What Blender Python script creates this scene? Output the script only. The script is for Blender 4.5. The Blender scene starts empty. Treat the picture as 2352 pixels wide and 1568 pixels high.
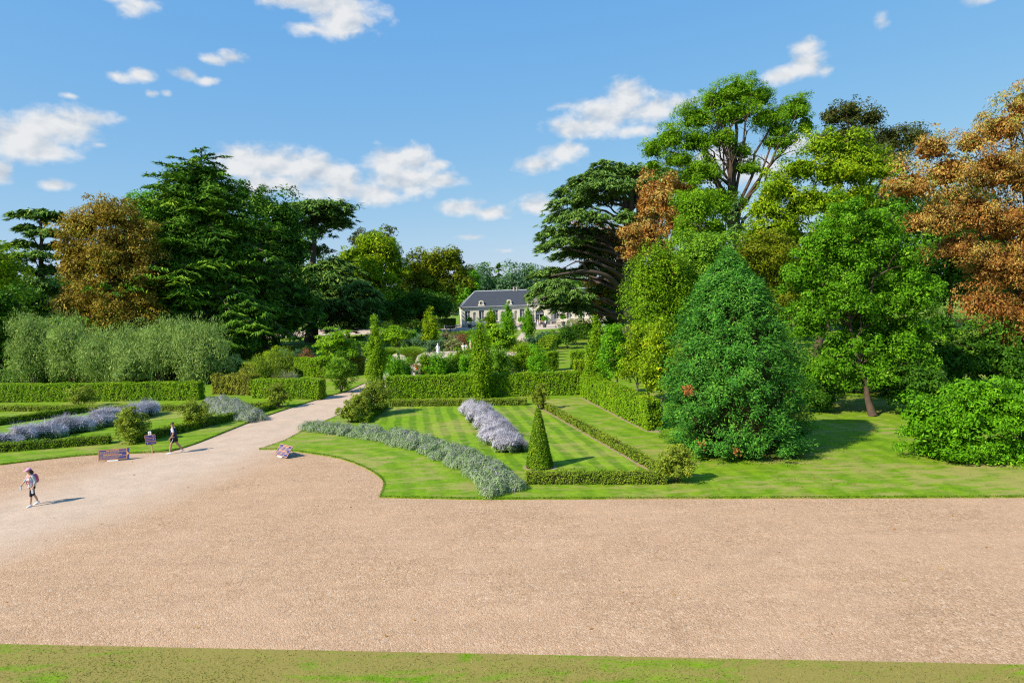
import bpy, bmesh, math
import numpy as np
from mathutils import Vector, Matrix

# ---------------------------------------------------------------- camera, sky, sun, exposure
SC = bpy.context.scene
COL = SC.collection
CAM_H = 8.4
FOC = 1568.0                      # focal length in pixels of a 2352 px wide frame
PITCH = math.atan(108 / 1568.0)
ROLL = 0.033
FW = np.array([0, math.cos(PITCH), -math.sin(PITCH)])
R0 = np.array([1.0, 0, 0]); U0 = np.array([0, math.sin(PITCH), math.cos(PITCH)])
RT = R0 * math.cos(ROLL) - U0 * math.sin(ROLL)
UP = U0 * math.cos(ROLL) + R0 * math.sin(ROLL)
cam_data = bpy.data.cameras.new('camera')
cam_data.sensor_width = 36.0
cam_data.lens = 36.0 * FOC / 2352.0
cam_data.clip_start = 0.5
cam_data.clip_end = 4000
cam = bpy.data.objects.new('camera', cam_data)
COL.objects.link(cam)
cam.matrix_world = Matrix(((RT[0], UP[0], -FW[0], 0), (RT[1], UP[1], -FW[1], 0), (RT[2], UP[2], -FW[2], CAM_H), (0, 0, 0, 1)))
SC.camera = cam

SUN_EL = math.radians(41)
SUN_DIR = np.array([-0.85, -0.527, 0.0]); SUN_DIR /= np.linalg.norm(SUN_DIR)   # horizontal direction towards the sun
SUN_TO = np.array([SUN_DIR[0] * math.cos(SUN_EL), SUN_DIR[1] * math.cos(SUN_EL), math.sin(SUN_EL)])
sun_data = bpy.data.lights.new('sun', 'SUN')
sun_data.energy = 5.0
sun_data.angle = math.radians(0.53)
sun_data.color = (1.0, 0.92, 0.77)
sun = bpy.data.objects.new('sun', sun_data)
COL.objects.link(sun)
sun.rotation_euler = Vector(SUN_TO).to_track_quat('Z', 'Y').to_euler()

SC.view_settings.view_transform = 'Standard'
SC.view_settings.look = 'None'
SC.view_settings.gamma = 1.0
SC.view_settings.use_curve_mapping = False
SC.view_settings.exposure = 0.5
SC.render.film_transparent = False
SC.cycles.use_denoising = False
SC.cycles.max_bounces = 6
SC.cycles.diffuse_bounces = 1
SC.cycles.transmission_bounces = 4
SC.cycles.transparent_max_bounces = 8
SC.cycles.sample_clamp_indirect = 6.0
SC.cycles.use_adaptive_sampling = False
SC.cycles.filter_width = 1.2


def ray(x, y):
    return FW + RT * (x - 1176) / FOC + UP * (784 - y) / FOC


def G(x, y, z=0.0):
    """the point of the level plane z that the photograph shows at (x, y)"""
    d = ray(x, y)
    return np.array([0, 0, CAM_H]) + d * ((z - CAM_H) / d[2])


def PZ(x, y, Y):
    d = ray(x, y)
    return np.array([0, 0, CAM_H]) + d * (Y / d[1])


# ---- world: Nishita sky with fair-weather cumulus
world = bpy.data.worlds.new('World')
SC.world = world
world.use_nodes = True
wt = world.node_tree
wt.nodes.clear()


class NT:
    """small helper to wire shader nodes"""
    def __init__(self, tree):
        self.t = tree

    def n(self, typ, **kw):
        nd = self.t.nodes.new(typ)
        for k, v in kw.items():
            setattr(nd, k, v)
        return nd

    def link(self, a, b):
        self.t.links.new(a, b)

    def put(self, sock, v):
        if hasattr(v, 'is_linked') or isinstance(v, bpy.types.NodeSocket):
            self.link(v, sock)
        elif v is not None:
            sock.default_value = v

    def math(self, op, a, b=None, c=None, clamp=False):
        nd = self.n('ShaderNodeMath', operation=op, use_clamp=clamp)
        self.put(nd.inputs[0], a)
        if b is not None: self.put(nd.inputs[1], b)
        if c is not None: self.put(nd.inputs[2], c)
        return nd.outputs[0]

    def vmath(self, op, a, b=None, out=0):
        nd = self.n('ShaderNodeVectorMath', operation=op)
        self.put(nd.inputs[0], a)
        if b is not None: self.put(nd.inputs[1], b)
        return nd.outputs[out]

    def mix(self, fac, a, b, blend='MIX'):
        nd = self.n('ShaderNodeMix', data_type='RGBA', blend_type=blend)
        self.put(nd.inputs[0], fac)
        self.put(nd.inputs[6], a if not isinstance(a, tuple) else (*a[:3], 1))
        self.put(nd.inputs[7], b if not isinstance(b, tuple) else (*b[:3], 1))
        return nd.outputs[2]

    def noise(self, vec, scale, detail=2, rough=0.5, dist=0.0):
        nd = self.n('ShaderNodeTexNoise')
        if vec is not None: self.link(vec, nd.inputs['Vector'])
        nd.inputs['Scale'].default_value = scale
        nd.inputs['Detail'].default_value = detail
        nd.inputs['Roughness'].default_value = rough
        nd.inputs['Distortion'].default_value = dist
        return nd.outputs[0]

    def ramp(self, fac, stops, interp='LINEAR'):
        nd = self.n('ShaderNodeValToRGB')
        cr = nd.color_ramp
        cr.interpolation = interp
        while len(cr.elements) < len(stops): cr.elements.new(0.5)
        for e, (pos, c) in zip(cr.elements, stops):
            e.position = pos
            e.color = (*c[:3], 1) if isinstance(c, tuple) else (c, c, c, 1)
        self.put(nd.inputs[0], fac)
        return nd.outputs[0]

    def smooth(self, v, lo, hi, a=0.0, b=1.0):
        nd = self.n('ShaderNodeMapRange', interpolation_type='SMOOTHSTEP')
        self.put(nd.inputs[0], v)
        nd.inputs[1].default_value = lo; nd.inputs[2].default_value = hi
        nd.inputs[3].default_value = a; nd.inputs[4].default_value = b
        return nd.outputs[0]


w = NT(wt)
sky = w.n('ShaderNodeTexSky', sky_type='NISHITA', sun_disc=False)
sky.sun_elevation = SUN_EL
sky.sun_rotation = math.atan2(SUN_TO[0], SUN_TO[1])
sky.altitude = 100
sky.air_density = 1.0
sky.dust_density = 0.3
sky.ozone_density = 1.0
tc = w.n('ShaderNodeTexCoord')
sep = w.n('ShaderNodeSeparateXYZ'); w.link(tc.outputs['Generated'], sep.inputs[0])
az = w.math('ARCTAN2', sep.outputs[0], sep.outputs[1])
hyp = w.math('SQRT', w.math('ADD', w.math('MULTIPLY', sep.outputs[0], sep.outputs[0]), w.math('MULTIPLY', sep.outputs[1], sep.outputs[1])))
el = w.math('ARCTAN2', sep.outputs[2], hyp)
comb = w.n('ShaderNodeCombineXYZ'); w.link(az, comb.inputs[0]); w.link(el, comb.inputs[1])
azel = comb.outputs[0]
clouds = [  # photo x, y, half width, half height, weight
    (50, 318, 95, 46, 1), (135, 290, 115, 38, 1), (95, 345, 70, 22, 1), (210, 272, 60, 16, .7), (0, 395, 42, 22, 1), (127, 424, 42, 14, 1),
    (268, 176, 38, 13, .75), (325, 172, 36, 13, .8), (427, 172, 34, 14, .8), (470, 186, 34, 10, .75), (490, 138, 34, 11, .7), (535, 132, 34, 14, .8),
    (352, 216, 16, 7, .55), (384, 215, 15, 8, .6), (160, 220, 24, 5, .45), (226, 333, 26, 7, .55),
    (255, -6, 45, 10, .7), (312, 10, 48, 24, .8), (660, -8, 90, 26, .9), (770, 12, 110, 34, 1), (790, 45, 85, 36, 1), (720, 66, 60, 14, .7),
    (560, 372, 75, 36, 1), (640, 380, 85, 40, 1), (715, 392, 80, 38, 1), (640, 424, 110, 26, 1), (770, 412, 70, 36, 1), (770, 440, 110, 24, 1),
    (895, 372, 60, 34, 1), (945, 368, 58, 36, 1), (930, 415, 100, 40, 1), (865, 445, 70, 28, 1), (1015, 415, 55, 20, .8), (1005, 380, 26, 14, .8),
    (1060, 476, 60, 20, 1), (1125, 488, 55, 16, .95), (1235, 470, 52, 24, .9), (1085, 545, 38, 6, .5), (1155, 577, 34, 6, .5),
    (1240, 378, 55, 22, .95), (1290, 350, 52, 26, 1), (1440, 226, 58, 38, 1), (1400, 262, 100, 40, 1), (1340, 292, 88, 26, 1), (1500, 250, 70, 32, .9),
    (1555, 238, 50, 18, .7), (1460, 300, 70, 14, .75), (1300, 243, 40, 10, .5), (1800, 172, 52, 20, .95), (1850, 150, 52, 30, 1), (1855, 108, 36, 20, .8),
    (1895, 160, 28, 14, .7), (1690, 385, 110, 40, 1), (1640, 360, 60, 30, .8), (1820, 335, 60, 24, .9), (2250, -2, 60, 12, .8), (2025, 50, 20, 14, .5)]
blobs = []
for (cx, cy, rx, ry, wgt) in clouds:
    d = ray(cx, cy)
    a = math.atan2(d[0], d[1]); e = math.atan2(d[2], math.hypot(d[0], d[1]))
    da = ray(cx + rx, cy)
    blobs.append((a, e, max(0.004, abs(math.atan2(da[0], da[1]) - a)), ry / FOC, wgt))
rs = np.random.default_rng(5)
for k in range(9):               # the same fair-weather field goes on all round the sky
    a = rs.uniform(0.85, 2 * math.pi - 0.85); e = rs.uniform(0.06, 0.75)
    for q in range(2):
        blobs.append(((a + rs.normal() * 0.04 + math.pi) % (2 * math.pi) - math.pi, e + rs.normal() * 0.012, rs.uniform(0.03, 0.08), rs.uniform(0.012, 0.028), rs.uniform(.7, 1)))
acc = None
for (a, e, ra, re, wgt) in blobs:
    v = w.vmath('SUBTRACT', azel, (a, e, 0))
    v = w.vmath('MULTIPLY', v, (1 / ra, 1 / re, 0))
    ln = w.vmath('LENGTH', v, out=1)
    m = w.math('MULTIPLY_ADD', ln, -wgt * .85, wgt)
    acc = m if acc is None else w.math('SMOOTH_MAX', acc, m, 0.25)
strv = w.vmath('MULTIPLY', azel, (1.0, 1.5, 1.0))
warp = w.n('ShaderNodeTexNoise'); w.link(strv, warp.inputs['Vector']); warp.inputs['Scale'].default_value = 30; warp.inputs['Detail'].default_value = 3
wv = w.vmath('SCALE', w.vmath('SUBTRACT', warp.outputs['Color'], (0.5, 0.5, 0.5)))
wv.node.inputs['Scale'].default_value = 0.02
nv = w.vmath('ADD', strv, wv)
n1 = w.noise(nv, 24, 9, 0.57)
nv2 = w.vmath('ADD', nv, (-0.008, 0.018, 0))
n1b = w.noise(nv, 24, 4, 0.5)
n2 = w.noise(nv2, 24, 4, 0.5)
dens0 = w.math('ADD', acc, w.math('MULTIPLY', w.math('SUBTRACT', n1, 0.5), 1.7))
dens = w.smooth(dens0, -0.02, 0.72)
dens = w.math('MULTIPLY', w.math('POWER', dens, 0.8), 0.95)
emb = w.math('ADD', w.math('MULTIPLY', w.math('SUBTRACT', n1b, n2), 2.4), 0.70)
thick = w.smooth(dens0, 0.4, 1.5)
cl_lit = w.ramp(emb, [(0.0, (3.7, 4.2, 4.9)), (0.5, (4.9, 5.2, 5.55)), (0.95, (6.1, 6.15, 6.2))])
hs = w.n('ShaderNodeHueSaturation'); hs.inputs['Saturation'].default_value = 1.22; hs.inputs['Value'].default_value = 1.0; hs.inputs['Hue'].default_value = 0.497
w.link(sky.outputs[0], hs.inputs['Color'])
ssep = w.n('ShaderNodeSeparateColor'); w.link(hs.outputs[0], ssep.inputs[0])
scomb = w.n('ShaderNodeCombineColor')
for ch, (ga, gm) in enumerate(((1.235, .623), (2.27, .395), (5.0, .10))):
    w.link(w.math('MULTIPLY', w.math('POWER', w.math('MAXIMUM', ssep.outputs[ch], 0.01), gm), ga), scomb.inputs[ch])
mixed = w.mix(dens, scomb.outputs[0], cl_lit)
bg = w.n('ShaderNodeBackground')
bg.inputs['Strength'].default_value = 0.098
w.link(mixed, bg.inputs[0])
wo = w.n('ShaderNodeOutputWorld'); w.link(bg.outputs[0], wo.inputs[0])
world.cycles.sampling_method = 'MANUAL'
world.cycles.sample_map_resolution = 512

# ---------------------------------------------------------------- material helpers
MATS = {}


def newmat(name):
    m = bpy.data.materials.new(name)
    m.use_nodes = True
    m.node_tree.nodes.clear()
    t = NT(m.node_tree)
    out = t.n('ShaderNodeOutputMaterial')
    MATS[name] = m
    return m, t, out


def simple(name, col, rough=0.8, spec=0.3, metal=0.0, var=0.0, vscale=5.0, bump=0.0, bscale=40.0):
    m, t, out = newmat(name)
    b = t.n('ShaderNodeBsdfPrincipled')
    b.inputs['Roughness'].default_value = rough
    b.inputs['Specular IOR Level'].default_value = spec
    b.inputs['Metallic'].default_value = metal
    tcn = t.n('ShaderNodeTexCoord').outputs['Object']
    if var:
        nz = t.noise(tcn, vscale, 5, 0.6)
        c = t.mix(nz, tuple(x * (1 - var) for x in col), tuple(min(1, x * (1 + var)) for x in col))
        t.link(c, b.inputs['Base Color'])
    else:
        b.inputs['Base Color'].default_value = (*col, 1)
    if bump:
        bn = t.n('ShaderNodeBump'); bn.inputs['Strength'].default_value = bump; bn.inputs['Distance'].default_value = 0.02
        t.link(t.noise(tcn, bscale, 4, 0.6), bn.inputs['Height'])
        t.link(bn.outputs[0], b.inputs['Normal'])
    t.link(b.outputs[0], out.inputs[0])
    return m


def leafmat(name, stops, trans=0.35, rough=0.45, spec=0.35, tcol=(1.25, 1.2, 0.55)):
    """foliage: colour varies leaf by leaf, light also passes through"""
    m, t, out = newmat(name)
    at = t.n('ShaderNodeAttribute', attribute_name='tint')
    c = t.ramp(at.outputs['Fac'], stops)
    b = t.n('ShaderNodeBsdfPrincipled')
    b.inputs['Roughness'].default_value = rough
    b.inputs['Specular IOR Level'].default_value = spec * .22
    t.link(c, b.inputs['Base Color'])
    tr = t.n('ShaderNodeBsdfTranslucent')
    tm = t.mix(1.0, c, tcol, 'MULTIPLY')
    t.link(tm, tr.inputs[0])
    mx = t.n('ShaderNodeMixShader')
    mx.inputs[0].default_value = trans * .75
    t.link(b.outputs[0], mx.inputs[1]); t.link(tr.outputs[0], mx.inputs[2])
    t.link(mx.outputs[0], out.inputs[0])
    return m


# foliage palettes (linear albedo)
leafmat('leaf_chestnut_brown', [(0, (.24, .085, .022)), (.2, (.36, .15, .035)), (.45, (.46, .26, .058)), (.7, (.56, .40, .10)), (.88, (.46, .40, .085)), (1, (.26, .32, .06))], .3, tcol=(1.15, 1.0, .5))
leafmat('leaf_chestnut_green', [(0, (.125, .085, .013)), (.3, (.277, .190, .024)), (.6, (.408, .288, .039)), (.85, (.320, .309, .035)), (1, (.175, .266, .033))], .3)
leafmat('leaf_cedar', [(0, (.070, .139, .026)), (.5, (.138, .262, .048)), (.85, (.234, .385, .060)), (1, (.390, .491, .066))], .12, .6, .2)
leafmat('leaf_cedar_blue', [(0, (.074, .149, .045)), (.5, (.147, .285, .077)), (1, (.295, .454, .108))], .12, .6, .2)
leafmat('leaf_conifer', [(0, (.044, .113, .011)), (.5, (.090, .214, .018)), (.85, (.177, .342, .024)), (1, (.289, .430, .031))], .15, .6, .2)
leafmat('leaf_sequoia', [(0, (.028, .104, .013)), (.5, (.057, .208, .022)), (.85, (.104, .313, .032)), (1, (.190, .416, .041))], .15, .55, .25)
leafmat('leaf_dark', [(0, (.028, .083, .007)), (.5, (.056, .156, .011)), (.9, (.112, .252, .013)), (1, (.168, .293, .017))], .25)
leafmat('leaf_mid', [(0, (.075, .201, .007)), (.5, (.137, .375, .011)), (.9, (.223, .510, .014)), (1, (.347, .590, .022))], .35)
leafmat('leaf_yellow', [(0, (.105, .200, .005)), (.4, (.211, .350, .008)), (.8, (.336, .468, .011)), (1, (.525, .538, .017))], .35)
leafmat('leaf_olive', [(0, (.095, .130, .005)), (.5, (.179, .231, .008)), (.9, (.295, .307, .012)), (1, (.359, .240, .013))], .3)
leafmat('leaf_ash', [(0, (.086, .197, .007)), (.5, (.170, .354, .012)), (.9, (.267, .470, .015)), (1, (.388, .523, .018))], .4)
leafmat('leaf_oakdark', [(0, (.042, .056, .014)), (.5, (.077, .098, .018)), (.85, (.112, .133, .022)), (1, (.154, .084, .028))], .25)
leafmat('leaf_plane', [(0, (.061, .157, .006)), (.5, (.112, .295, .010)), (.9, (.174, .406, .015)), (1, (.326, .516, .039))], .35, .5, .3)
leafmat('leaf_laurel', [(0, (.060, .184, .006)), (.5, (.121, .332, .008)), (.9, (.189, .443, .011)), (1, (.256, .517, .021))], .25, .42, .4)
leafmat('leaf_hornbeam', [(0, (.086, .186, .005)), (.5, (.172, .335, .008)), (.85, (.271, .435, .011)), (1, (.467, .497, .013))], .3)
leafmat('leaf_yew', [(0, (.057, .126, .005)), (.5, (.124, .229, .007)), (.9, (.227, .342, .010)), (1, (.386, .434, .015))], .22)
leafmat('leaf_box', [(0, (.091, .160, .010)), (.5, (.181, .273, .017)), (.85, (.291, .357, .026)), (1, (.472, .451, .043))], .25)
leafmat('leaf_goldhedge', [(0, (.110, .116, .012)), (.4, (.200, .213, .018)), (.8, (.290, .329, .028)), (1, (.340, .293, .030))], .3)
leafmat('leaf_silver', [(0, (.141, .220, .056)), (.5, (.259, .390, .095)), (.9, (.400, .536, .140)), (1, (.660, .780, .254))], .3)
leafmat('leaf_shrub', [(0, (.077, .186, .011)), (.5, (.152, .317, .017)), (.9, (.255, .450, .026)), (1, (.408, .581, .051))], .3)
leafmat('leaf_osmanthus', [(0, (.117, .162, .016)), (.5, (.223, .300, .026)), (.9, (.342, .409, .036)), (1, (.446, .409, .052))], .25)
leafmat('leaf_dogwood', [(0, (.098, .212, .007)), (.5, (.195, .388, .010)), (.9, (.310, .523, .014)), (1, (.486, .659, .050))], .35)
leafmat('leaf_lavender', [(0, (.143, .228, .089)), (.5, (.260, .371, .160)), (.9, (.390, .503, .248)), (1, (.468, .479, .354))], .2, .8, .05, (1, 1, .8))
leafmat('leaf_lavender_bloom', [(0, (.199, .276, .133)), (.6, (.300, .353, .229)), (.8, (.374, .330, .385)), (1, (.412, .330, .506))], .2, .8, .05, (1, 1, .9))
leafmat('leaf_sage_bloom', [(0, (.20, .25, .11)), (.22, (.32, .34, .25)), (.35, (.45, .425, .49)), (.8, (.55, .52, .60)), (1, (.66, .63, .68))], .2, .7, .1, (1, 1, 1))
leafmat('leaf_grass', [(0, (.072, .144, .014)), (.5, (.132, .240, .022)), (.9, (.192, .312, .036)), (1, (.312, .312, .096))], .3)
leafmat('leaf_dry_grass', [(0, (.10, .15, .015)), (.45, (.19, .21, .03)), (.8, (.30, .26, .07)), (1, (.42, .34, .14))], .25)
leafmat('leaf_fountain_grass', [(0, (.102, .223, .015)), (.5, (.204, .372, .026)), (1, (.367, .484, .066))], .3)
leafmat('leaf_reed', [(0, (.20, .22, .06)), (.5, (.33, .35, .13)), (1, (.48, .46, .26))], .3)
leafmat('leaf_red_grass', [(0, (.132, .060, .024)), (.5, (.240, .108, .048)), (1, (.336, .168, .084))], .3)
leafmat('leaf_teal', [(0, (.046, .113, .045)), (.5, (.092, .193, .078)), (1, (.185, .290, .134))], .2)
leafmat('leaf_variegated', [(0, (.120, .156, .036)), (.5, (.240, .276, .084)), (1, (.504, .504, .264))], .3)
leafmat('leaf_pink', [(0, (.060, .108, .024)), (.55, (.096, .156, .036)), (.62, (.420, .192, .204)), (1, (.600, .336, .336))], .3)
leafmat('leaf_dead', [(0, (.360, .120, .036)), (1, (.504, .204, .072))], .3)
simple('twig_core', (.035, .04, .012), .95, .05)
simple('dead_twig_core', (.055, .035, .015), .95, .05)
simple('bark_brown', (.10, .07, .05), .95, .1, var=.45, vscale=3, bump=.6, bscale=12)
simple('bark_cedar', (.085, .065, .055), .95, .1, var=.4, vscale=3, bump=.6, bscale=10)
simple('bark_pale', (.20, .17, .12), .9, .1, var=.35, vscale=4, bump=.4, bscale=14)


def stone_noise():
    pass


# ---- gravel: loose stones, with a paler compacted track
m, t, out = newmat('gravel')
pos = t.n('ShaderNodeNewGeometry').outputs['Position']
b = t.n('ShaderNodeBsdfPrincipled'); b.inputs['Roughness'].default_value = .95; b.inputs['Specular IOR Level'].default_value = .15
worn = t.n('ShaderNodeAttribute', attribute_name='worn').outputs['Fac']
wob = t.noise(pos, 0.35, 4, .6)
worn = t.math('ADD', worn, t.math('MULTIPLY', t.math('SUBTRACT', wob, .5), .5), clamp=True)
vo = t.n('ShaderNodeTexVoronoi'); vo.inputs['Scale'].default_value = 26; t.link(pos, vo.inputs['Vector'])
vs = t.n('ShaderNodeSeparateColor'); t.link(vo.outputs['Color'], vs.inputs[0])
vo2 = t.n('ShaderNodeTexVoronoi'); vo2.inputs['Scale'].default_value = 11; t.link(pos, vo2.inputs['Vector'])
vs2 = t.n('ShaderNodeSeparateColor'); t.link(vo2.outputs['Color'], vs2.inputs[0])
stone = t.ramp(vs.outputs[0], [(0, (.20, .125, .075)), (.25, (.32, .21, .135)), (.6, (.41, .28, .185)), (.88, (.50, .36, .26)), (1, (.66, .54, .44))])
stone2 = t.ramp(vs2.outputs[1], [(0, (.17, .11, .07)), (.2, (.36, .25, .17)), (.8, (.44, .31, .21)), (1, (.60, .50, .41))])
loose = t.mix(.30, t.mix(.3, stone, (.40, .28, .19)), stone2)
big = t.noise(pos, .22, 5, .6)
loose = t.mix(t.smooth(big, .35, .7), loose, t.mix(.55, loose, (.46, .325, .23)))
mott = t.noise(pos, 1.4, 4, .7)
loose = t.mix(1.0, loose, t.ramp(mott, [(.25, (.92, .92, .93)), (.7, (1.06, 1.055, 1.05))]), 'MULTIPLY')
rk = t.n('ShaderNodeMapping'); rk.inputs['Rotation'].default_value = (0, 0, .55); rk.inputs['Scale'].default_value = (.22, 1.5, 1); t.link(pos, rk.inputs['Vector'])
streak = t.noise(rk.outputs[0], 1.1, 5, .65, .3)
loose = t.mix(1.0, loose, t.ramp(streak, [(.3, (.92, .92, .925)), (.68, (1.06, 1.055, 1.045))]), 'MULTIPLY')
comp = t.mix(vs.outputs[1], (.40, .32, .265), (.53, .43, .36))
comp = t.mix(1.0, comp, t.ramp(t.noise(pos, .8, 5, .65), [(.25, (.84, .84, .84)), (.75, (1.1, 1.1, 1.1))]), 'MULTIPLY')
t.link(t.mix(1.0, t.mix(worn, loose, comp), (1.07, 1.0, .90), 'MULTIPLY'), b.inputs['Base Color'])
bn = t.n('ShaderNodeBump'); bn.inputs['Distance'].default_value = .03
t.link(t.math('MULTIPLY_ADD', worn, -.4, .58), bn.inputs['Strength'])
hgt = t.math('ADD', t.math('MULTIPLY', vo.outputs['Distance'], -1.0), t.math('MULTIPLY', t.noise(pos, 7, 4, .7), 1.2))
t.link(hgt, bn.inputs['Height'])
t.link(bn.outputs[0], b.inputs['Normal'])
t.link(b.outputs[0], out.inputs[0])


# ---- mown lawn: blades' fine mottling, dry patches, mowing stripes
def lawnmat(name, stripe=None, dry=.5, period=1.1, contrast=.2, thr=.52, sk=1.0):
    """stripe: ('dir', angle) straight stripes or ('arc', cx, cy) stripes around a centre"""
    m, t, out = newmat(name)
    pos = t.n('ShaderNodeNewGeometry').outputs['Position']
    b = t.n('ShaderNodeBsdfPrincipled'); b.inputs['Roughness'].default_value = .8; b.inputs['Specular IOR Level'].default_value = .12
    fine = t.noise(pos, 16, 5, .75)
    mid = t.noise(pos, 2.2, 5, .65)
    big = t.noise(pos, .30, 5, .6)
    g = t.ramp(fine, [(.3, (.060, .160, .003)), (.5, (.130, .258, .006)), (.75, (.198, .345, .011))])
    g = t.mix(t.smooth(big, .35, .65), g, t.mix(.5, g, (.185, .285, .010)))
    g = t.mix(1.0, g, t.ramp(mid, [(.28, (.66, .70, .6)), (.72, (1.22, 1.16, 1.2))]), 'MULTIPLY')
    sp = t.n('ShaderNodeSeparateXYZ'); t.link(pos, sp.inputs[0])
    if stripe:
        if stripe[0] == 'dir':
            a = stripe[1]
            u = t.math('ADD', t.math('MULTIPLY', sp.outputs[0], math.cos(a)), t.math('MULTIPLY', sp.outputs[1], math.sin(a)))
        else:
            u = t.vmath('LENGTH', t.vmath('MULTIPLY', t.vmath('SUBTRACT', pos, (stripe[1], stripe[2], 0)), (1, 1, 0)), out=1)
        u = t.math('ADD', u, t.math('MULTIPLY', t.noise(pos, .5, 3, .6), .5))
        s = t.math('SINE', t.math('MULTIPLY', u, 2 * math.pi / period))
        s = t.smooth(s, -.5, .5)
        g = t.mix(1.0, g, t.mix(s, (1 - contrast, 1 - contrast * .7, 1 - contrast), (1 + contrast, 1 + contrast * .7, 1 + contrast)), 'MULTIPLY')
    # dry, straw-coloured patches drawn out along the mower's way
    sv = t.vmath('MULTIPLY', pos, (.55, 1.6, 1))
    dn = t.noise(sv, 1.1, 7, .75, .5)
    dn2 = t.noise(pos, .16, 3, .5)
    df = t.smooth(t.math('ADD', dn, t.math('MULTIPLY', t.math('SUBTRACT', dn2, .5), .6)), thr, thr + .2)
    df = t.math('MULTIPLY', df, dry)
    straw = t.mix(fine, (.25 * sk, .20 * sk, .055 * sk), (.46 * sk, .36 * sk, .15 * sk * sk))
    g = t.mix(df, g, straw)
    t.link(g, b.inputs['Base Color'])
    bn = t.n('ShaderNodeBump'); bn.inputs['Strength'].default_value = .55; bn.inputs['Distance'].default_value = .03
    t.link(t.math('ADD', fine, t.math('MULTIPLY', mid, .8)), bn.inputs['Height'])
    t.link(bn.outputs[0], b.inputs['Normal'])
    t.link(b.outputs[0], out.inputs[0])
    return m


lawnmat('lawn_left', ('dir', 1.9), .6, 1.3, .13, .47)
lawnmat('lawn_front', None, .9, thr=.33, sk=.72)
lawnmat('lawn_parterre', ('dir', 0.16), .55, .95, .24, .47)
lawnmat('lawn_garden', ('dir', .5), .15, 1.6, .12)

# ---------------------------------------------------------------- mesh helpers


def unit(v):
    return v / np.maximum(np.linalg.norm(v, axis=-1, keepdims=True), 1e-9)


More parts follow.
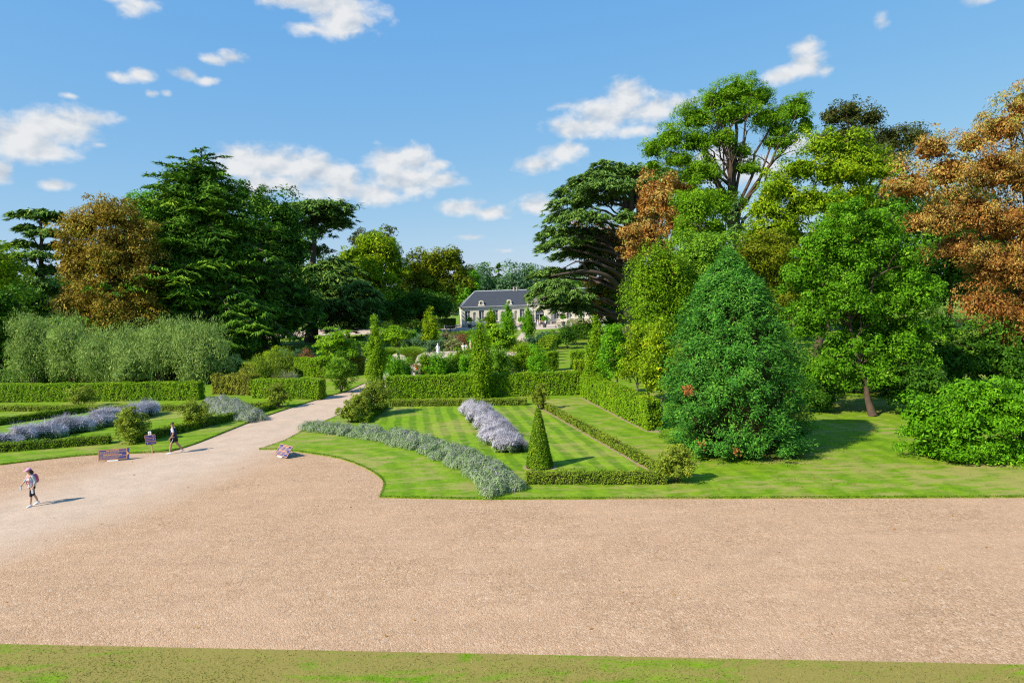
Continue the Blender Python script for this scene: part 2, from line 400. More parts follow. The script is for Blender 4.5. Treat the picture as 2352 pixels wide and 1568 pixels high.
class MB:
    """collects faces with material and tint; build() links ONE mesh object"""
    def __init__(self):
        self.V = []; self.L = []; self.S = []; self.M = []; self.T = []; self.n = 0

    def add(self, V, F, mat=0, tint=None):
        V = np.asarray(V, float).reshape(-1, 3); F = np.asarray(F, np.int64)
        if len(F) == 0: return
        self.V.append(V); self.L.append((F + self.n).ravel()); self.S.append(np.full(len(F), F.shape[1]))
        self.M.append(np.full(len(F), mat) if np.isscalar(mat) else mat)
        self.T.append(np.full(len(F), .5) if tint is None else tint)
        self.n += len(V)

    def mesh(self, name, mats, smooth=False, attr='tint'):
        me = bpy.data.meshes.new(name)
        V = np.concatenate(self.V); L = np.concatenate(self.L); S = np.concatenate(self.S)
        me.vertices.add(len(V)); me.vertices.foreach_set('co', V.ravel())
        me.loops.add(len(L)); me.loops.foreach_set('vertex_index', L)
        me.polygons.add(len(S))
        me.polygons.foreach_set('loop_start', np.concatenate([[0], np.cumsum(S)[:-1]]))
        me.polygons.foreach_set('material_index', np.concatenate(self.M).astype(np.int32))
        a = me.attributes.new(attr, 'FLOAT', 'FACE'); a.data.foreach_set('value', np.concatenate(self.T).astype(np.float32))
        if smooth:
            me.polygons.foreach_set('use_smooth', np.ones(len(S), bool))
        else:
            me.polygons.foreach_set('use_smooth', np.zeros(len(S), bool))
        for mm in mats: me.materials.append(MATS[mm])
        me.update(calc_edges=True)
        return me

    def build(self, name, mats, parent=None, loc=None, smooth=False):
        """loc: the mesh is given in world space and its origin is put at loc"""
        org = np.array(parent['_o']) if parent is not None and '_o' in parent else np.zeros(3)
        o0 = np.array(loc) if loc is not None else org
        self.V = [v - o0 for v in self.V]
        o = bpy.data.objects.new(name, self.mesh(name, [mats] if isinstance(mats, str) else mats, smooth))
        COL.objects.link(o)
        if parent is not None:
            o.parent = parent
            o.location = Vector(o0 - org)
        else:
            o.location = Vector(o0)
        return o

    def box(self, c, s, rz=0.0, mat=0):
        c = np.array(c, float); s = np.array(s, float) / 2
        q = np.array([[-1, -1, -1], [1, -1, -1], [1, 1, -1], [-1, 1, -1], [-1, -1, 1], [1, -1, 1], [1, 1, 1], [-1, 1, 1]]) * s
        ca, sa = math.cos(rz), math.sin(rz)
        q = np.stack([q[:, 0] * ca - q[:, 1] * sa, q[:, 0] * sa + q[:, 1] * ca, q[:, 2]], 1) + c
        self.add(q, [[0, 3, 2, 1], [4, 5, 6, 7], [0, 1, 5, 4], [1, 2, 6, 5], [2, 3, 7, 6], [3, 0, 4, 7]], mat)

    def tube(self, pts, rad, k=6, mat=0, cap=True):
        pts = np.asarray(pts, float); n = len(pts); rad = np.broadcast_to(np.asarray(rad, float), (n,))
        d = np.gradient(pts, axis=0); d = unit(d)
        ref = np.array([0, 0, 1.0]) if abs(d[0][2]) < .8 else np.array([1.0, 0, 0])
        a = unit(np.cross(d, ref)); bb = np.cross(d, a)
        th = np.arange(k) * 2 * math.pi / k
        V = pts[:, None] + rad[:, None, None] * (np.cos(th)[None, :, None] * a[:, None] + np.sin(th)[None, :, None] * bb[:, None])
        F = []
        for i in range(n - 1):
            for j in range(k):
                j2 = (j + 1) % k
                F.append([i * k + j, i * k + j2, (i + 1) * k + j2, (i + 1) * k + j])
        self.add(V.reshape(-1, 3), F, mat)
        if cap:
            self.add(V[-1], [list(range(k))], mat)
            self.add(V[0], [list(range(k))[::-1]], mat)

    def lathe(self, base, prof, k=16, mat=0):
        """prof: list of (radius, z) from the bottom up"""
        base = np.array(base, float)
        th = np.arange(k) * 2 * math.pi / k
        V = np.concatenate([np.stack([r * np.cos(th), r * np.sin(th), np.full(k, z)], 1) for r, z in prof]) + base
        F = [[i * k + j, i * k + (j + 1) % k, (i + 1) * k + (j + 1) % k, (i + 1) * k + j] for i in range(len(prof) - 1) for j in range(k)]
        self.add(V, F, mat)
        self.add(V[-k:], [list(range(k))], mat)

    def leaves(self, P, N, L, W, rng, tint, mat=0, T=None, fold=.18, tri=False):
        """folded leaf-shaped faces at P facing N (tri: single pointed faces for far foliage)"""
        n = len(P)
        if n == 0: return
        N = unit(N)
        if T is None: T = rng.normal(size=(n, 3))
        T = unit(T - N * np.sum(T * N, 1, keepdims=True))
        B = np.cross(N, T)
        L = np.broadcast_to(np.asarray(L, float), (n,))[:, None]; W = np.broadcast_to(np.asarray(W, float), (n,))[:, None]
        if tri:
            V = np.stack([P - T * L * .45 - B * W * .5, P - T * L * .45 + B * W * .5, P + T * L * .6], 1)
            self.add(V.reshape(-1, 3), np.arange(n * 3).reshape(n, 3), mat, np.clip(tint, 0, 1))
            return
        V = np.stack([P - T * L * .5, P + B * W * .5 + N * W * fold - T * L * .05, P + T * L * .5, P - B * W * .5 + N * W * fold - T * L * .05], 1)
        self.add(V.reshape(-1, 3), np.arange(n * 4).reshape(n, 4), mat, np.clip(tint, 0, 1))

    def blades(self, P, D, L, W, rng, tint, mat=0, bend=.35):
        """grass-like blades: quad and tip, bending outwards"""
        n = len(P)
        if n == 0: return
        D = unit(D); L = np.broadcast_to(np.asarray(L, float), (n,))[:, None]; W = np.broadcast_to(np.asarray(W, float), (n,))[:, None]
        side = unit(np.cross(D, rng.normal(size=(n, 3))))
        hor = D * np.array([1, 1, 0]) + rng.normal(size=(n, 3)) * .15 * np.array([1, 1, 0])
        m1 = P + D * L * .55
        tip = P + D * L * .95 + hor * L * bend - np.array([0, 0, 1.0]) * L * bend * .4
        V = np.stack([P - side * W * .5, P + side * W * .5, m1 + side * W * .42, m1 - side * W * .42, tip + side * W * .12, tip - side * W * .12], 1)
        idx = np.arange(n)[:, None] * 6
        F = np.concatenate([idx + np.array([[0, 1, 2, 3]]), idx + np.array([[3, 2, 4, 5]])])
        tt = np.clip(tint, 0, 1)
        self.add(V.reshape(-1, 3), F, mat, np.concatenate([tt, tt]))


def tag(o, label=None, cat=None, group=None, kind=None):
    if label: o['label'] = label
    if cat: o['category'] = cat
    if group: o['group'] = group
    if kind: o['kind'] = kind
    return o


def thing(name, label, cat, loc, group=None):
    o = bpy.data.objects.new(name, None)
    o.empty_display_size = .3
    COL.objects.link(o)
    o.location = Vector(loc)
    o['_o'] = [float(x) for x in loc]
    return tag(o, label, cat, group)


ORD = ['first', 'second', 'third', 'fourth', 'fifth', 'sixth', 'seventh', 'eighth', 'ninth', 'tenth', 'eleventh', 'twelfth', 'thirteenth', 'fourteenth', 'fifteenth', 'sixteenth']


def structure(name, mb, mats, label=None):
    o = mb.build(name, mats)
    o['kind'] = 'structure'
    if label: o['label'] = label
    return o


def polysheet(poly, z, thick, mb, mat=0):
    """a flat sheet with the outline poly, its rim going down by thick"""
    bm = bmesh.new()
    vs = [bm.verts.new((p[0], p[1], z)) for p in poly]
    fc = bm.faces.new(vs)
    bm.normal_update()
    if fc.normal.z < 0: fc.normal_flip()
    bmesh.ops.triangulate(bm, faces=[fc])
    bm.verts.index_update()
    V = np.array([v.co[:] for v in bm.verts]); F = [[v.index for v in f.verts] for f in bm.faces]
    bm.free()
    mb.add(V, F, mat)
    n = len(poly); P = np.array(poly)[:, :2]
    A = np.concatenate([np.c_[P, np.full(n, z)], np.c_[P, np.full(n, z - thick)]])
    mb.add(A, [[i, (i + 1) % n, n + (i + 1) % n, n + i] for i in range(n)], mat)


def in_poly(P, poly):
    x, y = P[:, 0], P[:, 1]; ins = np.zeros(len(P), bool); n = len(poly)
    for i in range(n):
        x0, y0 = poly[i][:2]; x1, y1 = poly[(i + 1) % n][:2]
        c = (y0 > y) != (y1 > y)
        ins ^= c & (x < (x1 - x0) * (y - y0) / (y1 - y0 + 1e-12) + x0)
    return ins


def curve(pts, n=8):
    """Catmull-Rom through pts"""
    p = np.array(pts, float); p = np.concatenate([[2 * p[0] - p[1]], p, [2 * p[-1] - p[-2]]])
    o = []
    for i in range(1, len(p) - 2):
        for s in np.arange(n) / n:
            a, b_, c, d = p[i - 1], p[i], p[i + 1], p[i + 2]
            o.append(.5 * (2 * b_ + (c - a) * s + (2 * a - 5 * b_ + 4 * c - d) * s * s + (3 * b_ - a - 3 * c + d) * s ** 3))
    o.append(p[-2])
    return np.array(o)
# ================================================================ the ground
mb = MB()
mb.add([[-900, -60, -.06], [900, -60, -.06], [900, 2400, -.06], [-900, 2400, -.06]], [[0, 1, 2, 3]])
simple('woodland_floor', (.055, .075, .02), .95, .05, var=.4, vscale=.6)
structure('ground', mb, 'woodland_floor')

# gravel forecourt and path: one grid sheet that carries how compacted the gravel is
gx = np.arange(-70, 70.1, .7); gy = np.arange(10, 112, .7)
XX, YY = np.meshgrid(gx, gy)


def seg_dist(X, Y, pts):
    best = np.full(X.shape, 1e9)
    for a, c in zip(pts[:-1], pts[1:]):
        d = c - a; tt = np.clip(((X - a[0]) * d[0] + (Y - a[1]) * d[1]) / (d @ d), 0, 1)
        best = np.minimum(best, np.hypot(X - a[0] - tt * d[0], Y - a[1] - tt * d[1]))
    return best


track = [G(900, 850)[:2], G(790, 912)[:2], G(690, 955)[:2], G(560, 1010)[:2], G(420, 1065)[:2], G(230, 1130)[:2], G(0, 1205)[:2], G(-300, 1290)[:2]]
dd = seg_dist(XX, YY, track)
wornf = np.clip(1.35 - dd / 4.2, 0, 1)
wornf = np.maximum(wornf, np.clip((YY - 43) / 4, 0, 1))
mb = MB()
nx, ny = len(gx), len(gy)
idx = np.arange(nx * ny).reshape(ny, nx)
F = np.stack([idx[:-1, :-1], idx[:-1, 1:], idx[1:, 1:], idx[1:, :-1]], -1).reshape(-1, 4)
mb.add(np.stack([XX, YY, np.zeros_like(XX)], -1).reshape(-1, 3), F)
gr = structure('gravel_forecourt', mb, 'gravel')
a = gr.data.attributes.new('worn', 'FLOAT', 'POINT'); a.data.foreach_set('value', wornf.ravel().astype(np.float32))

LZ = .07
EDGE_L = curve([G(x, y)[:2] for x, y in [(0, 1068), (100, 1056), (180, 1047.7), (260, 1043), (348, 1040), (388, 1038)]], 4)
EDGE_L2 = curve([G(x, y)[:2] for x, y in [(388, 1038), (430, 1026), (470, 1011.6), (575, 969.6), (641, 945.6), (722, 920), (748, 911), (775, 905), (800, 897), (842, 878), (880, 862), (905, 852)]], 3)
left_poly = [(-75, 49), (-45, 44.0)] + [tuple(p) for p in EDGE_L] + [tuple(p) for p in EDGE_L2[1:]] + [(-14.2, 92), (-14.2, 300), (-260, 300), (-260, 60)]
mb = MB(); polysheet(left_poly, LZ, .09, mb)
structure('lawn', mb, 'lawn_left', 'mown lawn left of the gravel path')

ARC = curve([G(x, y)[:2] for x, y in [(595, 1033), (640, 1033.5), (700, 1040), (780, 1054), (835, 1074), (870, 1095), (882, 1110), (880, 1125), (872, 1143)]], 4)
ap = G(595, 1033)[:2]; pr = G(692, 993)[:2]
PATH_R = [ap, G(653, 1014)[:2], pr, (pr[0] + 1.9, pr[1] + 12), (pr[0] + 3.6, pr[1] + 22), (-8.9, 72), (-7.6, 84)]
e0 = G(872, 1143)[:2]; e1 = G(2352, 1143)[:2]; sl = (e1 - e0) / (e1 - e0)[0]
FRONT = [e0, G(1100, 1147.5)[:2], G(1215, 1147)[:2], G(1500, 1145.5)[:2], e1, e0 + sl * 110]
right_poly = [tuple(p) for p in ARC[:-1]] + [tuple(p) for p in FRONT] + [(260, 60), (260, 300), (-7.6, 300)] + [tuple(p) for p in PATH_R[::-1][:-1]]
# circle that the wedge's mowing stripes follow
c0 = np.array([(p[0], p[1]) for p in ARC[8:]])
A_ = np.c_[2 * c0, np.ones(len(c0))]; sol = np.linalg.lstsq(A_, (c0 ** 2).sum(1), rcond=None)[0]
lawnmat('lawn_right', ('arc', float(sol[0]), float(sol[1])), .65, 1.25, .10, .45)
mb = MB(); polysheet(right_poly, LZ, .09, mb)
structure('lawn', mb, 'lawn_right', 'mown lawn right of the gravel path')

s0 = G(0, 1484)[:2]; s1 = G(2352, 1532)[:2]; ss = (s1 - s0) / (s1 - s0)[0]
strip_poly = [tuple(s0 - ss * 60), (s0[0] - 60, 9), (s0[0] + 90, 4), tuple(s0 + ss * 90)]
strip_line = [s0 - ss * 8, s1 + ss * 8]
mb = MB(); polysheet(strip_poly, LZ, .09, mb)
structure('lawn', mb, 'lawn_front', 'strip of half dry lawn along the near edge of the gravel')

# the square of lawn inside the low box hedges, mown in straight stripes
par = [G(845, 968)[:2], G(893, 934)[:2], G(1235, 932)[:2], G(1525, 1090)[:2], G(1210, 1090)[:2], G(1120, 1050)[:2], G(1000, 1005)[:2]]
mb = MB(); polysheet([tuple(p) for p in par], LZ + .006, .006, mb)
structure('lawn', mb, 'lawn_parterre', 'striped lawn enclosed by the low hedges')

# garden gravel: round court with the statue, path to the orangery and its forecourt
simple('garden_gravel', (.50, .41, .33), .95, .1, var=.22, vscale=3)
simple('garden_soil', (.05, .05, .02), .95, .05, var=.5, vscale=2)
simple('pale_soil', (.30, .22, .14), .95, .05, var=.35, vscale=8)
mb = MB()
th = np.linspace(0, 2 * math.pi, 40, endpoint=False)
polysheet([(-9.5 + 11 * math.cos(q), 96 + 8.5 * math.sin(q)) for q in th], LZ + .02, .02, mb)
structure('gravel_court', mb, 'garden_gravel')
mb = MB()
polysheet([(-14.3, 70), (-9.0, 70), (-7.2, 92), (-14.0, 92)], LZ + .012, .012, mb)
polysheet([tuple(G(x, y)[:2]) for x, y in [(1176, 792), (1190, 775), (1203, 757), (1219, 756), (1216, 775), (1222, 792)]], LZ + .012, .012, mb)
structure('garden_path', mb, 'garden_gravel')
mb = MB()
polysheet([(-60, 160), (-14, 163), (-2, 161), (4, 158), (12, 161), (45, 166), (45, 200), (-60, 200)], LZ + .016, .016, mb)
structure('orangery_forecourt', mb, 'garden_gravel')
mb = MB()
polysheet([(-8.6, 60), (3.6, 60), (4.4, 72), (4.8, 108), (.5, 115), (-4, 130), (-6, 156), (-34, 156), (-34, 112), (-20, 104), (-14, 106), (-6, 106), (1, 98), (1, 90), (-6, 87), (-8.4, 76)], LZ + .008, .008, mb)
structure('planting_bed', mb, 'garden_soil')
mb = MB()
for q in [[(1580, 0)]]:
    pass
hx0 = G(1243, 940)[:2]; hx1 = G(1512, 1092)[:2]
polysheet([tuple(G(1236, 938)[:2]), tuple(G(1248, 938)[:2]), tuple(G(1540, 1086)[:2]), tuple(G(1500, 1091)[:2])], LZ + .012, .012, mb)
polysheet([tuple(G(1332, 915)[:2]), tuple(G(1345, 912)[:2]), tuple(G(1515, 985)[:2]), tuple(G(1520, 997)[:2]), tuple(G(1482, 993)[:2])], LZ + .012, .012, mb)
polysheet([tuple(G(1200, 1078)[:2]), tuple(G(1205, 1072)[:2]), tuple(G(1275, 1072)[:2]), tuple(G(1279, 1081)[:2]), tuple(G(1215, 1084)[:2])], LZ + .012, .012, mb)
structure('bare_soil', mb, 'pale_soil')

# ---- blades along the lawns' rims and over the near strip
rng = np.random.default_rng(11)


def rim(mb, pts, per_m, rng, h=(.05, .11), inset=.10, side=1):
    pts = np.array([p[:2] for p in pts]); d = np.diff(pts, axis=0); ln = np.hypot(d[:, 0], d[:, 1])
    for a_, d_, l_ in zip(pts[:-1], d, ln):
        n = int(l_ * per_m)
        if n == 0: continue
        q = rng.random(n)[:, None]
        nrm = np.array([-d_[1], d_[0]]) / l_ * side
        p = a_ + d_ * q + nrm * (rng.random(n)[:, None] * inset - .02)
        P = np.c_[p, np.full(n, LZ - .015)]
        D = np.c_[rng.normal(size=(n, 2)) * .45 - nrm * .35, np.ones(n)]
        mb.blades(P, D, rng.uniform(*h, n), rng.uniform(.008, .02, n), rng, rng.random(n) * .8, bend=.3)


mb = MB()
rim(mb, EDGE_L, 110, rng); rim(mb, EDGE_L2[:26], 90, rng)
rim(mb, ARC, 120, rng); rim(mb, FRONT[:5], 120, rng); rim(mb, PATH_R[:4], 90, rng, side=-1)
tag(mb.build('grass', 'leaf_grass'), 'longer grass fringing the rims of the mown lawns', kind='stuff')
mb = MB()
n = 30000
u = rng.random(n) ** .8; xs = rng.uniform(-16, 14, n)
yl = s0[1] + (xs - s0[0]) * ss[1]
ys = yl + .03 - u * 2.6
pn = (np.sin(xs * 1.7 + np.sin(ys * 2.3) * 1.4) + np.sin(xs * .63 + 1.1) + np.sin(ys * 3.1 + xs * .9)) / 3
keep = rng.random(n) < .65 + .35 * pn
xs, ys, pn = xs[keep], ys[keep], pn[keep]; n = len(xs)
mb.blades(np.c_[xs, ys, np.full(n, LZ - .01)], np.c_[rng.normal(size=(n, 2)) * .6, np.ones(n)], rng.uniform(.03, .075, n), rng.uniform(.008, .016, n), rng,
          np.clip(rng.random(n) * .8 + np.where(rng.random(n) < .3 - .2 * pn, .5, 0), 0, 1), bend=.35)
tag(mb.build('grass', 'leaf_dry_grass'), 'short tufted grass of the near lawn strip', kind='stuff')


# ================================================================ plants
def blob_points(lobes, n, rng, shell=True, lo=-.7):
    """points on (or in) a set of ellipsoids; returns points and outward directions"""
    L = np.array([l[:6] for l in lobes], float)
    area = (L[:, 3] * L[:, 4] + L[:, 3] * L[:, 5] + L[:, 4] * L[:, 5])
    k = rng.choice(len(L), n, p=area / area.sum())
    u = unit(rng.normal(size=(n, 3)))
    u[:, 2] = np.where(u[:, 2] < lo, -u[:, 2], u[:, 2])
    r = np.ones(n) if shell else rng.random(n) ** (1 / 3)
    P = L[k, :3] + u * L[k, 3:6] * r[:, None]
    O = unit(u / L[k, 3:6])
    inside = np.zeros(n, bool)
    for j in range(len(L)):
        q = np.linalg.norm((P - L[j, :3]) / L[j, 3:6], axis=1)
        inside |= (q < .82) & (k != j)
    return P, O, inside, k


def crown(mb, lobes, rng, n_leaf, leaf, clump, mat=0, ratio=.62, up=.35, rnd=.5, fill=.14, lo=-.75, flat=.8, droop=0., tdir=0., spread=.42, tint=(.45, .2, .22), zmin=.3, per=90, tri=True, tz=None):
    M = max(6, int(n_leaf * (1 - fill) / per))
    C, O, ins, k = blob_points(lobes, int(M * 2.3), rng, True, lo)
    C = C[~ins]; O = O[~ins]
    tc_ = unit(np.array([0, 0, CAM_H]) - C)                     # fewer leaves where a crown is turned away from the view
    kp = (np.sum(O * tc_, 1) > -.35) | (rng.random(len(C)) < .35)
    C = C[kp][:M]; O = O[kp][:M]
    rc = clump * rng.uniform(.5, 1.4, len(C))
    C = C + O * (np.clip(rng.normal(size=(len(C), 1)), -1.6, 1.6) * clump * spread * 1.6 - clump * .35)
    ct = rng.normal(size=len(C))
    K = rng.choice(len(C), int(len(C) * per), p=rc ** 2 / (rc ** 2).sum()); n = len(K)
    v = rng.normal(size=(n, 3)); v = unit(v); v = unit(v + O[K] * .5 + np.array([0, 0, .3]))
    r = rc[K] * (.45 + .6 * rng.random(n) ** .8)
    P = C[K] + v * r[:, None] * np.array([1, 1, flat])
    N = unit(v + np.array([0, 0, up]) + rng.normal(size=(n, 3)) * rnd)
    T = None
    if tdir:
        T = v * .45 + np.array([0, 0, tdir]) + rng.normal(size=(n, 3)) * .3
        N = unit(v * np.array([1, 1, .3]) + rng.normal(size=(n, 3)) * .5)
    if droop:
        T = v * np.array([1, 1, 0]) + np.array([0, 0, -droop]) + rng.normal(size=(n, 3)) * .5
    ti = tint[0] + tint[1] * ct[K] * .7 + tint[2] * rng.normal(size=n)
    if tz: ti = ti + np.clip((P[:, 2] - tz[0]) / tz[1], -1, 1) * tz[2]
    ll = leaf * rng.uniform(.6, 1.35, n)
    ok = P[:, 2] > zmin
    mb.leaves(P[ok], N[ok], ll[ok], ll[ok] * ratio, rng, ti[ok], mat, None if T is None else T[ok], tri=tri)
    nf = int(n_leaf * fill)
    if nf:
        inner = [(*l[:3], l[3] * .82, l[4] * .82, l[5] * .82) for l in lobes]
        P, O, ins, k = blob_points(inner, nf, rng, False, lo)
        P = P[P[:, 2] > zmin]; nf = len(P)
        mb.leaves(P, rng.normal(size=(nf, 3)) + np.array([0, 0, .5]), leaf * 1.7, leaf * 1.4, rng, rng.random(nf) * .6, mat, tri=True)
    return C


def bez(a, b_, lift, n=7, rng=None, wob=.0):
    a = np.array(a, float); b_ = np.array(b_, float)
    m = (a + b_) / 2 + np.array([0, 0, lift])
    s = np.linspace(0, 1, n)[:, None]
    p = (1 - s) ** 2 * a + 2 * s * (1 - s) * m + s * s * b_
    if rng is not None and wob:
        p[1:-1] += rng.normal(size=(n - 2, 3)) * wob
    return p


def trunk_mesh(base, top, r0, limbs, rng, k=8, r1=.3, lean=None, sub=True):
    mb = MB()
    base = np.array(base, float); top = np.array(top, float)
    s = np.linspace(0, 1, 9)[:, None]
    pts = base + (top - base) * s + np.r_[np.zeros((1, 3)), rng.normal(size=(7, 3)) * r0 * .35, np.zeros((1, 3))] * np.array([1, 1, 0])
    rad = r0 * (1 - s[:, 0] * (1 - r1)); rad[0] *= 1.45; rad[1] *= 1.05
    mb.tube(pts, rad, k)
    for e in limbs:
        e = np.array(e, float)
        hh = np.clip((e[2] - base[2]) / max(top[2] - base[2], .1) * rng.uniform(.45, .8), .15, .97)
        st = base + (top - base) * hh
        L = np.linalg.norm(e - st)
        p = bez(st, e, L * .10, 7, rng, L * .025)
        rr = min(r0 * .5, L * .015 + .03) * np.linspace(1, .22, 7)
        mb.tube(p, rr, 5)
        if sub:
            for q in range(2):
                i = rng.integers(3, 6)
                e2 = p[i] + unit((e - st)[None])[0] * L * .1 + rng.normal(size=3) * L * .10
                e2[2] = min(e2[2], e[2])
                mb.tube(bez(p[i], e2, L * .03, 4), rr[i] * np.linspace(.6, .2, 4), 4)
    return mb


def lobes_px(spec, Z):
    """(x, y, half width, half height[, metres behind Z, depth half width as a share of the half width]) read off the photograph -> world ellipsoids"""
    o = []
    for s in spec:
        x, y, rx, ry = s[:4]; dz = s[4] if len(s) > 4 else 0; df = s[5] if len(s) > 5 else .95
        c = PZ(x, y, Z + dz); k = (Z + dz) / FOC
        o.append((c[0], c[1], c[2], rx * k, rx * k * df, ry * k))
    return o


def tree(name, label, cat, xb, Z, spec, mat, bark='bark_brown', n=24000, leaf=0.33, clump=2.16, r0=.4, seed=0, group=None, trunk_top=None, limbs=14, ratio=.62, fill=.12, lo=-.75, boughs=11, yb=None, **kw):
    rng = np.random.default_rng(seed + 1000)
    lob = lobes_px(spec, Z)
    lob = [(*l[:3], *[max(r - clump * (.5 if boughs and boughs < 8 else .3), r * .5) for r in l[3:]]) for l in lob]
    base = PZ(xb, 800, Z); base = np.array([base[0], base[1], LZ])
    if yb is not None:
        base = G(xb, yb, LZ)
    t_ = thing(name, label, cat, base, group)
    mb = MB()
    if boughs:                                # every lobe breaks up into boughs of its own
        sub_ = []
        for l in lob:
            m_ = boughs
            u_ = unit(rng.normal(size=(m_, 3)) * np.array([1, 1, .9]) + (np.array([0, -.25, .25]) if boughs < 8 else np.array([0, -.15, .05])))
            f_ = rng.uniform(.34, .58, m_) if boughs < 8 else rng.uniform(.40, .66, m_) if boughs < 20 else rng.uniform(.46, .72, m_)
            of_ = 1.02 if boughs < 8 else 1.1
            for v_, q_ in zip(u_, f_):
                sub_.append((l[0] + v_[0] * l[3] * (of_ - q_), l[1] + v_[1] * l[4] * (of_ - q_), l[2] + v_[2] * l[5] * (of_ - q_), l[3] * q_, l[4] * q_, l[5] * q_ * (.8 if boughs < 8 else .95)))
        cf_ = .6 if boughs < 8 else .8
        core_ = [(*l[:3], l[3] * cf_, l[4] * cf_, l[5] * cf_) for l in lob]
        C = crown(mb, sub_, rng, int(n * (.86 if boughs < 8 else .78)), leaf, clump * .62, ratio=ratio, fill=.05, lo=lo, **kw)
        crown(mb, core_, rng, int(n * (.14 if boughs < 8 else .22)), leaf * 1.3, clump, ratio=ratio, fill=.5, lo=lo, **{k_: v_ for k_, v_ in kw.items() if k_ != 'per'})
    else:
        C = crown(mb, lob, rng, n, leaf, clump, ratio=ratio, fill=fill, lo=lo, **kw)
    mb.build('crown', mat, t_)
    zt = max(l[2] for l in lob)
    big_ = max(lob, key=lambda l: l[3] * l[5])
    top = trunk_top if trunk_top is not None else np.array([big_[0], big_[1], min(zt, big_[2] + big_[5] * .4)])
    ends = C[rng.choice(len(C), min(limbs, len(C)), replace=False)] if limbs else []
    tm = trunk_mesh(base, top, r0, ends, rng)
    tm.build('trunk', bark, t_, smooth=True)
    return t_


# ---- layered conifer: whorls of boughs with flat sprays
def conifer(name, label, xb, Z, ytop, halfw, mat, seed=0, nb=150, n_card=26000, card=.6, bark='bark_brown', r0=.5, power=.85, low=.05, droop=.35, rise=.25, group=None, base=None, ratio=.3, hang=.25, irregular=.25, body=0.):
    rng = np.random.default_rng(seed + 2000)
    top = PZ(xb, ytop, Z)
    if base is None:
        bb = PZ(xb, 800, Z); base = np.array([bb[0], bb[1], LZ])
    h = top[2] - LZ; R = halfw * Z / FOC
    t_ = thing(name, label, 'tree', base, group)
    axis = np.array([top[0], base[1], top[2]])
    u = np.sort(low + (1 - low) * (1 - (1 - rng.random(nb)) ** .8)); u = np.clip(u, low, .985)
    Lb = R * ((1 - u) ** power + .025) * (1 + irregular * rng.normal(size=nb)).clip(.45, 1.5)
    az = (np.arange(nb) * 2.399 + rng.normal(size=nb) * .3)
    K = rng.choice(nb, n_card, p=(Lb ** 1.4 + .6) / (Lb ** 1.4 + .6).sum())
    s = .2 + .8 * rng.random(n_card) ** .6
    dirh = np.stack([np.cos(az), np.sin(az), np.zeros(nb)], 1)
    per = np.stack([-np.sin(az), np.cos(az), np.zeros(nb)], 1)
    rise_b = rise * rng.uniform(.5, 1.4, nb); droop_b = droop * rng.uniform(.6, 1.4, nb)
    axp = base + (axis - base) * u[:, None]
    lat = rng.normal(size=n_card) * .5
    wdt = .34 * Lb[K] * (1.05 - .75 * s) + .05
    lat = np.clip(lat, -1.2, 1.2)
    # sprays sit along secondary twigs: quantise along the bough
    sq = np.round(s * 9 + rng.normal(size=n_card) * .25) / 9
    P = axp[K] + dirh[K] * (Lb[K] * (sq - .18 * np.abs(lat) * (1 - s)))[:, None] + per[K] * (lat * wdt)[:, None]
    zoff = Lb[K] * (rise_b[K] * sq - droop_b[K] * sq ** 2) - np.abs(lat) * wdt * .25 - rng.random(n_card) ** 2 * hang * (.3 + .06 * Lb[K])
    P[:, 2] += zoff
    slope = rise_b[K] - 2 * droop_b[K] * sq
    T = dirh[K] * .8 + per[K] * (np.sign(lat) * .7)[:, None] + np.stack([np.zeros(n_card), np.zeros(n_card), slope * .8 - .15], 1) + rng.normal(size=(n_card, 3)) * .22
    N = np.array([0, 0, 1.0]) - dirh[K] * slope[:, None] * .6 + rng.normal(size=(n_card, 3)) * .38
    bt = rng.normal(size=nb)
    ti = .35 + .14 * bt[K] + .2 * rng.normal(size=n_card) + .25 * (s > .85)
    ll = card * rng.uniform(.6, 1.4, n_card)
    ok = P[:, 2] > .15
    mb = MB(); mb.leaves(P[ok], N[ok], ll[ok], ll[ok] * ratio, rng, ti[ok], 0, T[ok], tri=True)
    if body:
        lb = [(base[0] + (axis - base)[0] * f_, base[1], LZ + h * f_, R * body * (1 - f_) ** power, R * body * (1 - f_) ** power, h * .13) for f_ in (.12, .25, .38, .5, .62, .74)]
        crown(mb, lb, rng, int(n_card * .45), card * .8, 1.8, ratio=.4, spread=.5, flat=.6, up=.6, tint=(.4, .18, .2))
    mb.build('crown', mat, t_)
    mb = MB()
    sp = np.linspace(0, .985, 9)[:, None]
    mb.tube(base + (axis - base) * sp, r0 * (1 - .93 * sp[:, 0]) * np.r_[1.4, np.ones(8)], 9)
    for i in range(0, nb, 1):
        ss_ = np.linspace(0, .9, 5)
        p = axp[i] + dirh[i] * (Lb[i] * ss_)[:, None]; p[:, 2] += Lb[i] * (rise_b[i] * ss_ - droop_b[i] * ss_ ** 2) - .04
        mb.tube(p, (.02 + .013 * Lb[i]) * np.linspace(1, .25, 5), 4, cap=False)
    mb.build('trunk', bark, t_, smooth=True)
    return t_


